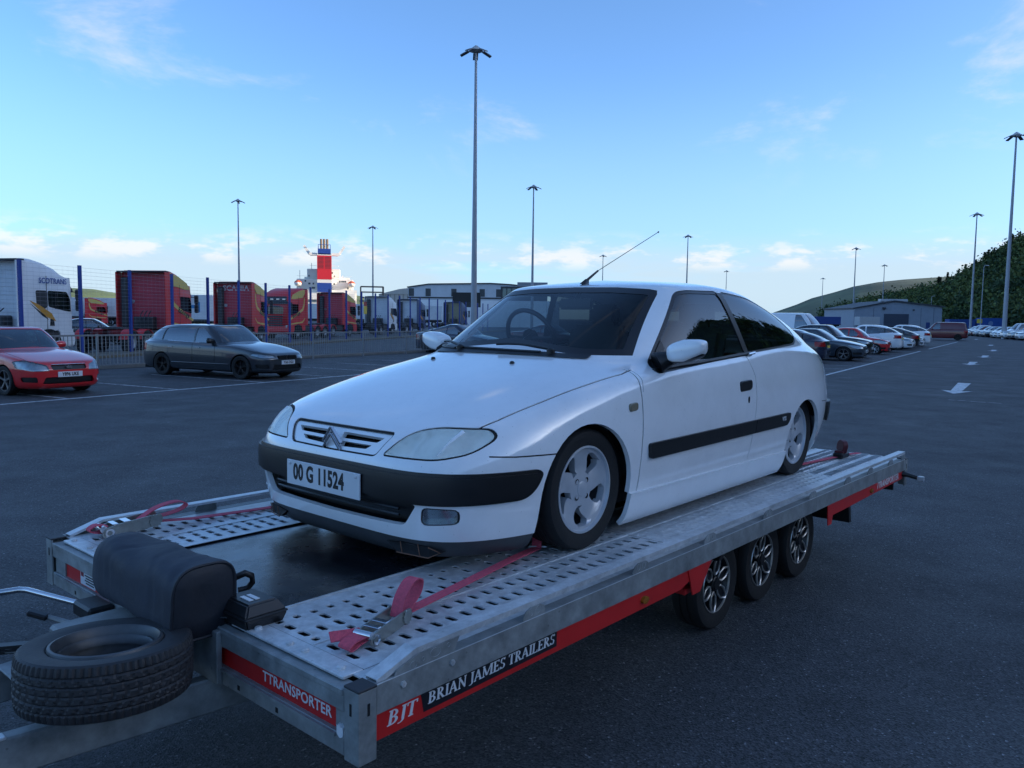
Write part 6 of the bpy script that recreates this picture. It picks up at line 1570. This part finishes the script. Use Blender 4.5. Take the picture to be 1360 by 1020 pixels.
        if livery == 'sweep':
            yy = sorted((s * 1.250, s * 1.256)); yt = sorted((s * 1.252, s * 1.259))
            MB().prism([(.02, 3.42), (.02, 3.72), (.80, 3.60), (1.65, 3.30), (1.98, 2.98), (1.45, 2.98), (.9, 3.06), (.35, 3.1)], *sorted((s * 1.18, s * 1.2475)), 'y').build('cream_band', stripem, root)
            sw = [(.05, 3.0), (.12, 2.5), (.30, 2.15), (.75, 1.95), (1.5, 1.62), (2.2, 1.40)]; up = [(a + .10, b + .20 - .02 * i) for i, (a, b) in enumerate(sw)]
            for i in range(5): MB().prism([sw[i], sw[i + 1], up[i + 1], up[i]], *yy, 'y').build('gold_sweep', stripem, root)
            lo = [(.05, 1.5), (.4, 1.22), (1.0, 1.16), (2.1, 1.08)]
            for i in range(3): MB().prism([lo[i], lo[i + 1], (lo[i + 1][0], lo[i + 1][1] + .08), (lo[i][0], lo[i][1] + .12)], *yy, 'y').build('gold_sweep', stripem, root)
            text_part('door_lettering', 'Bonnge', .36, INK, root, (1.30, s * 1.262, 1.82), (1 * -s, 0, .30 * s), (0, 0, 1), bold=.012)
        else:
            yy = sorted((s * 1.250, s * 1.256))
            MB().prism([(.12, 2.22), (.55, 2.06), (1.15, 1.72), (1.35, 1.40), (.85, 1.60)], *yy, 'y').build('orange_flash', mat('orange_flash', (.55, .26, .03), .5), root)
            MB().prism([(.15, 2.10), (.70, 1.62), (1.0, 1.46), (.80, 1.66)], *sorted((s * 1.2505, s * 1.2575)), 'y').build('black_flash', INK, root)
            MB().prism([(1.05, 1.22), (1.08, 1.5), (1.25, 1.48), (1.28, 1.22)], *yy, 'y').build('black_flash', INK, root)
            if side_sign: text_part('side_lettering', side_sign, .30, mat('blue_ink', (.03, .08, .28), .5), root, (1.25, s * 1.262, 3.0), (-s, 0, 0), (0, 0, 1), bold=.006, width=.85)
    if sign: text_part('wall_lettering', sign, .46, WHITEINK, root, (-.034, -.05, 3.42), (0, -1, 0), (0, 0, 1), bold=.012)
    return root
REDCAB = mat('red_cab_paint', (.58, .026, .032), .4, 0, .08, 2); REDWALL = mat('red_wall_paint', (.52, .05, .075), .6, 0, .12, 2); GOLD = mat('gold_stripe', (.62, .46, .12), .5, 0, .1)
WHCAB = mat('white_cab_paint', (.72, .74, .76), .4, 0, .08, 2); WHWALL = mat('white_wall_paint', (.64, .66, .70), .6, 0, .12, 2)
truck(WHCAB, WHWALL, GOLD, 'white lorry cab with an orange and black flash on its door', (-18.81, 30.86), 16, livery='plain', side_sign='SCOTRANS')
truck(REDCAB, REDWALL, GOLD, 'large red lorry cab with gold sweep, standing above the dark grey estate car', (-16.56, 38.55), 5)
truck(REDCAB, REDWALL, GOLD, 'red lorry cab with white lettering high on its rear wall', (-16.25, 50.22), 5, sign='SCANIA')
truck(REDCAB, REDWALL, GOLD, 'red lorry cab facing the car park with a dark sun visor', (-16.44, 58.64), 195, corner_of='front')
truck(REDCAB, REDWALL, GOLD, 'red lorry cab in front of the lit ferry, right of the facing cab', (-14.68, 69.68), 16)
truck(WHCAB, WHWALL, GOLD, 'plain white lorry cab next to the yellow warning sign', (-12.45, 80.29), 13, livery='plain')
truck(mat('blue_cab_paint', (.03, .06, .16), .4), WHWALL, GOLD, 'lorry cab with a blue edged pale rear wall beside the white cab', (-10.86, 91.82), 16, livery='plain')
truck(mat('blue_cab_paint', (.03, .06, .16), .4), mat('tan_wall', (.30, .26, .16), .6), GOLD, 'blue lorry cab with a tan rear wall below the dark signboard', (-6.74, 106.0), 16, livery='plain')
truck(REDCAB, REDWALL, GOLD, 'small distant red lorry cab left of the large red cab', (-57.5, 108), 62)

# ------------------------------------------------------------------ trailers and containers in the yard
def box_trailer(loc, az, L_, m, label, H_=3.9, W_=2.5, cat='trailer', group='box trailers in the yard', ribs=True):
    o = empty('box_trailer', (loc[0], loc[1], 0), math.pi / 2 - R(az), label, cat, group)
    MB().box(0, L_, -W_ / 2, W_ / 2, 1.15, H_).build('box', m, o, bevel=.03)
    MB().box(0, L_, -.5, .5, .85, 1.15).build('chassis', BLACKPL, o)
    DG = mat('lorry_dark_grey', (.03, .032, .036), .6)
    for x in (L_ - 1.5, L_ - 2.8, L_ - 4.1):
        for s in (-1, 1): tyre(MB(), .5, .34, .29, 16).build('wheel', RUBBER, o, smooth=40, loc=(x, s * 1.0, .5))
    for s in (-1, 1): MB().box(.0, L_, *sorted((s * W_ / 2, s * (W_ / 2 + .02))), 1.15, 1.32).build('side_rail', DG, o)
    if ribs:
        for k in range(int(L_ / 1.2)):
            for s in (-1, 1): MB().box(k * 1.2 + .55, k * 1.2 + .60, *sorted((s * W_ / 2, s * (W_ / 2 + .03))), 1.3, H_ - .05).build('side_rib', m, o)
    return o
WBOX = mat('trailer_white', (.62, .65, .68), .5, 0, .12, 1.5); GBOX = mat('trailer_grey', (.22, .24, .27), .6, 0, .2, 1.5)
box_trailer((-62, 112), 75, 9, WBOX, 'white box trailer behind the small distant red cab'); box_trailer((-48.5, 112), 80, 3.4, GBOX, 'grey curtain-sided box body right of the small distant red cab', H_=3.6)
box_trailer((-44, 96), 80, 13.6, WBOX, 'white box trailer between the large red cab and the lettered one')
hb = box_trailer((-30.2, 72.5), 95, 3.2, WBOX, 'white box body with a blue and green folded emblem', H_=3.5, ribs=False)
def emblem(o):
    BL = mat('emblem_blue', (.02, .20, .45), .5); GN = mat('emblem_green', (.08, .32, .06), .5)
    for k, (p, m, nm) in enumerate((([(-.35, 2.5), (-.05, 2.35), (-.05, 3.35), (-.35, 3.45)], BL, 'emblem_bar'), ([(.55, 2.2), (.95, 2.3), (.95, 3.2), (.55, 3.3)], BL, 'emblem_bar'), ([(-.05, 2.65), (.55, 2.65), (.55, 2.95), (-.05, 2.95)], BL, 'emblem_bar'), ([(-.65, 2.75), (-.36, 2.2), (-.36, 3.0)], GN, 'emblem_wedge'))):
        MB().prism([(a + 1.5, b - .35) for a, b in p], -1.262, -1.252, 'y').build(nm, m, o)
emblem(hb)
box_trailer((-37, 140), 88, 13.6, WBOX, 'white box trailer standing behind the facing red cab'); box_trailer((-27, 150), 88, 13.6, WBOX, 'white box trailer behind the plain white cab')
def ramp_gantry(loc):
    o = empty('gantry', loc, .2, 'low steel gantry with hand rails beside the mast right of the ferry', 'gantry')
    GR = mat('gantry_brown', (.16, .12, .10), .6, .2)
    for x in (0, 3.3):
        for y in (0, 2.5): MB().box(x - .09, x + .09, y - .09, y + .09, 0, 6.2).build('leg', GR, o)
    for y in (0, 2.5):
        for z in (4.6, 5.4, 6.2): MB().box(0, 3.3, y - .06, y + .06, z - .06, z + .06).build('hand_rail', GR, o)
    MB().box(-.2, 3.5, -.2, 2.7, 4.0, 4.15).build('platform', GR, o)
    for y in (0, 2.5): MB().beam((0, y, .2), (3.3, y, 4.0), .08, .08).build('brace', GR, o)
ramp_gantry((-22.5, 118, 0))

# ------------------------------------------------------------------ warehouses, shed, signboard
def warehouse():
    o = empty('warehouse', (-30.5, 232, 0), R(-2), 'long pale grey warehouse with a dark roof edge and tall narrow windows', 'building')
    CL = mat('pale_cladding', (.60, .63, .66), .6, 0, .1, .6); DK = mat('dark_roof_trim', (.05, .055, .06), .6)
    MB().prism([(0, 0), (0, 10.35), (6, 11.3), (24, 11.7), (30, 11.4), (36, 10.7), (36, 0)], 0, 26, 'y').build('wall', CL, o)
    MB().prism([(-.3, 10.32), (-.3, 10.6), (6, 11.55), (24, 11.95), (30, 11.65), (36.4, 10.95), (36.4, 10.62), (30, 11.35), (24, 11.66), (6, 11.26)], -.35, 26.2, 'y').build('roof', DK, o)
    MB().box(-.2, 36.2, -.12, -.02, 7.3, 7.7).build('string_course', DK, o)
    for x in (.2, 5.1, 12.6, 20.8, 25.6): 
        w_ = MB().box(x, x + 1.5, -.10, .05, 7.9, 10.1).build('window', DK, o)
        for k in range(1, 4): MB().box(x + k * .37 - .03, x + k * .37 + .03, -.13, -.10, 7.95, 10.05).build('mullion', mat('mullion_grey', (.2, .22, .22), .5), w_)
    of = empty('office_block', (-3.2, 205, 0), R(-2), 'dark glazed office block with a taller grey roof house', 'building')
    MB().box(0, 12, 0, 12, 0, 9.9).build('wall', DK, of); MB().box(4.2, 12, 1.5, 9, 9.9, 11.1).build('roof_house', mat('roof_house_grey', (.25, .27, .30), .6), of)
    for k in range(7): MB().box(.5 + k * 1.2, 1.45 + k * 1.2, -.06, .02, 7.2, 9.4).build('window', mat('office_glass', (.10, .16, .18), .08, .3), of)
    l = empty('transit_shed', (-58, 345, 0), R(-28), 'sunlit buff clad shed roofline behind the mast', 'building')
    BF = mat('buff_cladding', (.55, .47, .40), .7, 0, .1, .5)
    MB().box(0, 22, 0, 30, 0, 11.5).build('wall', BF, l); MB().prism([(-.3, 11.4), (11, 13.6), (22.3, 14.6), (22.3, 11.4)], -.3, 30, 'y').build('roof', BF, l)
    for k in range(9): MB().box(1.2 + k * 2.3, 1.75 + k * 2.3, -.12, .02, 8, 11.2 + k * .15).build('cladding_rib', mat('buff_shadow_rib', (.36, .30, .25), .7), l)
    wl = empty('hoarding', (-22, 158, 0), R(-3), 'low white hoarding panels below the pale grey warehouse', 'wall')
    for k in range(12): MB().box(k * 2.6, k * 2.6 + 2.57, 0, .12, 0, 5.2).build('panel', mat('hoarding_white', (.84, .85, .86), .5, 0, .04), wl)
    sg = empty('signboard', (-8.5, 112, 0), R(-2), 'large blank dark signboard on posts crossing the centre mast', 'sign')
    MB().box(0, 3.95, 0, .18, 3.25, 5.3).build('board', mat('signboard_black', (.022, .024, .026), .6), sg)
    for x in (.4, 3.5): MB().box(x - .08, x + .08, .18, .34, 0, 5.2).build('post', BLACKPL, sg)
warehouse()
def shed():
    o = empty('grey_shed', (93.2, 218, 0), R(-3), 'low grey portal shed with a roller door below the wooded hill', 'building')
    CL = mat('shed_cladding', (.30, .34, .40), .6, 0, .08, .8); DK = mat('shed_trim', (.06, .065, .075), .6)
    MB().prism([(0, 0), (0, 5.7), (10.5, 7.7), (23.4, 6.3), (23.4, 0)], 0, 24, 'y').build('wall', CL, o)
    MB().prism([(-.5, 5.6), (-.5, 5.85), (10.5, 8.0), (24.0, 6.5), (24.0, 6.2), (10.5, 7.65)], -.5, 24, 'y').build('roof', DK, o)
    MB().box(7.8, 15.0, 2, 4, 7.7, 8.4).build('roof_light', mat('roof_light_white', (.5, .52, .55), .5), o)
    d = MB().box(8.0, 14.6, -.10, .05, 0, 4.3).build('roller_door', mat('roller_grey', (.06, .075, .11), .6), o)
    for k in range(12): MB().box(8.05, 14.55, -.13, -.10, .15 + k * .34, .18 + k * .34).build('door_slat', mat('roller_slat', (.08, .095, .13), .6), d)
    MB().box(7.4, 8.3, -.5, -.02, 5.5, 6.1).build('floodlight', DK, o, bevel=.1); MB().box(15.6, 16.0, -.3, -.02, 5.2, 5.6).build('alarm_box', DK, o)
    MB().box(19.3, 20.3, -.08, .03, 0, 2.1).build('side_door', mat('shed_door_blue', (.03, .06, .2), .5), o)
    for k in (5.2, 17.8, 21.2): MB().box(k, k + .05, -.04, .02, 0, 6.0).build('cladding_joint', DK, o)
    for i, (x, y, c, tx) in enumerate(((103, 188, (.02, .07, .26), 'blue shipping container beside the grey shed'), (109.2, 186, (.02, .085, .32), 'brighter blue shipping container right of the mast'))):
        c_ = empty('shipping_container', (x, y, 0), R(-4), tx, 'container', 'blue containers by the shed')
        cm = mat('container_blue_%d' % i, c, .55, 0, .15, 2)
        MB().box(0, 5.9, 0, 2.4, .12, 2.9 + .35 * i).build('box', cm, c_)
        for k in range(20): MB().box(.15 + k * .29, .27 + k * .29, -.03, 0, .2, 2.8 + .35 * i).build('corrugation', cm, c_)
        if i: MB().lathe([(.55, -.05), (.001, -.05)], 20, 'y', (2.2, 0, 2.0)).build('white_roundel', mat('pale_blue_mark', (.16, .24, .42), .5), c_)
    sg = empty('yellow_sign', (99.5, 170, 0), R(-20), 'small yellow notice board before the blue containers', 'sign')
    MB().box(-.5, .5, -.03, .03, 2.0, 2.9).build('plate', mat('sign_yellow', (.62, .46, .05), .5), sg); MB().box(-.05, .05, .03, .1, 0, 2.9).build('post', BLUEP, sg)
    for i, (x, y, s_, az, c, tx) in enumerate(((82, 190, 5, 85, (.5, .5, .5), 'cream flat-fronted lorry left of the grey shed'), (74, 200, 8, 85, (.03, .07, .25), 'blue box body far left of the grey shed'))):
        b = box_trailer((x, y), az, s_, mat('yard_box_%d' % i, c, .6), tx, H_=3.2, group='vehicles by the shed', ribs=False)
shed()
def street_lamp(loc, h_, tx):
    o = empty('street_lamp', loc, .5, tx, 'street lamp', 'street lamps below the hill'); G_ = mat('mast_grey', (.34, .36, .39), .5)
    MB().lathe([(.10, 0), (.06, h_), (.001, h_)], 8, 'z').build('pole', G_, o); MB().tube([(0, 0, h_ - .1), (.3, 0, h_ + .3), (.9, 0, h_ + .3)], .05, 6).build('arm', G_, o); MB().box(.7, 1.4, -.15, .15, h_ + .2, h_ + .35).build('lantern', WHITEINK, o, bevel=.04)
street_lamp((88, 150, 0), 12.5, 'slender twin street lamp right of the mast before the containers'); street_lamp((121.5, 232, 0), 9.5, 'short street lamp at the right end of the shed roof'); street_lamp((107, 250, 0), 9, 'street lamp rising over the left slope of the shed')

# ------------------------------------------------------------------ the ferry
def ferry():
    o = empty('ferry', (-90.6, 384, 0), R(13), 'white ferry with a red, white and blue funnel lit by the low sun', 'ship')
    WH = mat('ferry_white', (.80, .76, .68), .5, 0, .06, .3); OR = mat('lifeboat_orange', (.70, .12, .03), .5); BLU = mat('funnel_blue', (.02, .06, .28), .45); RD = mat('funnel_red', (.62, .02, .03), .45); GY = mat('louvre_dark', (.10, .02, .03), .6)
    MB().box(-17, 15, -5, 120, 0, 14.2).build('hull', WH, o)
    MB().box(-13, 13.5, 0, 90, 14.2, 19.4).build('deck_house', WH, o, bevel=.3); MB().box(-9.5, 12, 6, 80, 19.4, 20.6).build('upper_deck', WH, o); MB().box(-8.2, 7.4, 3, 40, 19.4, 24.4).build('bridge_block', WH, o, bevel=.3)
    f = MB().prism([(-3.4, 12.6), (-3.3, 30.6), (3.3, 30.6), (3.4, 12.6)], -6.5, 2.5, 'y').build('funnel', WH, o)
    MB().box(-3.36, 3.36, -6.62, 2.6, 13.0, 17.4).build('blue_band', BLU, f); MB().box(-3.34, 3.34, -6.62, 2.6, 19.0, 30.2).build('red_band', RD, f)
    for s in (-1, 1):
        for k in range(9): MB().box(s * 1.65 - 1.3, s * 1.65 + 1.3, -6.70, -6.62, 24.2 + k * .62, 24.5 + k * .62).build('louvre', GY, f)
    MB().box(-3.0, 3.0, -6.0, 2.2, 31.2, 33.4).build('funnel_top', BLU, f)
    for x in (-1.4, 0, 1.4): MB().lathe([(.55, 31), (.55, 38.2), (.42, 38.2), (.42, 37)], 14, 'z', (x, -2.5, 0)).build('exhaust_pipe', mat('exhaust_brown', (.24, .16, .10), .6, .3), f, smooth=40)
    for x in (-2.8, 2.8):
        for y in (-5.8, 2.0): MB().box(x - .1, x + .1, y - .1, y + .1, 33.4, 35.4).build('railing_post', BLU, f)
        MB().box(x - .06, x + .06, -5.8, 2.0, 35.2, 35.4).build('railing', BLU, f)
    MB().box(-2.8, 2.8, -5.86, -5.74, 35.2, 35.4).build('railing', BLU, f)
    for s in (-1, 1):
        MB().prism([(s * 3.2, 30.4), (s * 3.2, 31.4), (s * 6.9, 31.6), (s * 7.2, 30.9), (s * 6.4, 30.3)], -5, -1, 'y').build('funnel_wing', WH, f)
        MB().beam((s * 6.8, -3, 31.0), (s * 9.4, -3, 34.9), .5, 1.2).build('wing_tip', WH, f)
    for x, tx in ((-12.2, 0), (12.6, 1)):
        lb = MB(); rings = []
        for y, k in ((-3.8, .1), (-3.0, .7), (-1.5, 1), (1.5, 1), (3.0, .7), (3.8, .1)): rings.append([(x + a * 1.7 * k, y - 3, 16.9 + b * 1.3 * k) for a, b in ((-1, 0), (-.8, -.7), (0, -1), (.8, -.7), (1, 0))] + [(x + a * 1.7 * k, y - 3, 16.9 + b * 1.3 * k) for a, b in ((.85, .6), (.3, 1.1), (-.3, 1.1), (-.85, .6))])
        lbo = lb.loft(rings).build('lifeboat', WH, o, smooth=50)
        t = MB(); t.loft([[(x + a * 1.75 * k, y - 3, 17.15 + b * 1.4 * k) for a, b in ((-1, 0), (-.85, .55), (-.3, 1.0), (.3, 1.0), (.85, .55), (1, 0))] for y, k in ((-3.3, .5), (-1.5, 1), (1.5, 1), (3.3, .5))]); t.build('lifeboat_cover', OR, lbo)
        MB().tube([(x, -2, 14), (x + (2 if x < 0 else -2) * .6, -2, 19.2), (x, -2, 18.6)], .22, 6).build('davit', WH, o)
    for x, h_ in ((-11.5, 23.5), (8.6, 21.5), (-6, 27)): MB().box(x - .12, x + .12, 1, 1.3, 18, h_).build('mast', WH, o)
    rnd = random.Random(2)
    for k in range(26):
        x = rnd.uniform(-11, 12); z = rnd.choice((15.2, 17.2, 18.4, 21, 22.6)); 
        if z > 20 and not -7.5 < x < 7: continue
        yy = 0 if z < 19 else 3
        if abs(x) < 3.6: continue
        MB().box(x - .35, x + .35, yy - .06, yy + .05, z - .4, z + .4).build('window', mat('ship_window', (.08, .09, .10), .3), o)
    for z in (14.9, 19.9, 25.0):
        xr_ = 13 if z < 24 else 7
        MB().box(-xr_, xr_, -.35 if z < 19 else 2.5, -.25 if z < 19 else 2.6, z + .9, z + 1.0).build('deck_rail', WH, o)
    MB().box(-16, 14, -7.5, -4.8, 9.5, 12.6).build('stern_deck', WH, o)
ferry()
def road_sign(): pass
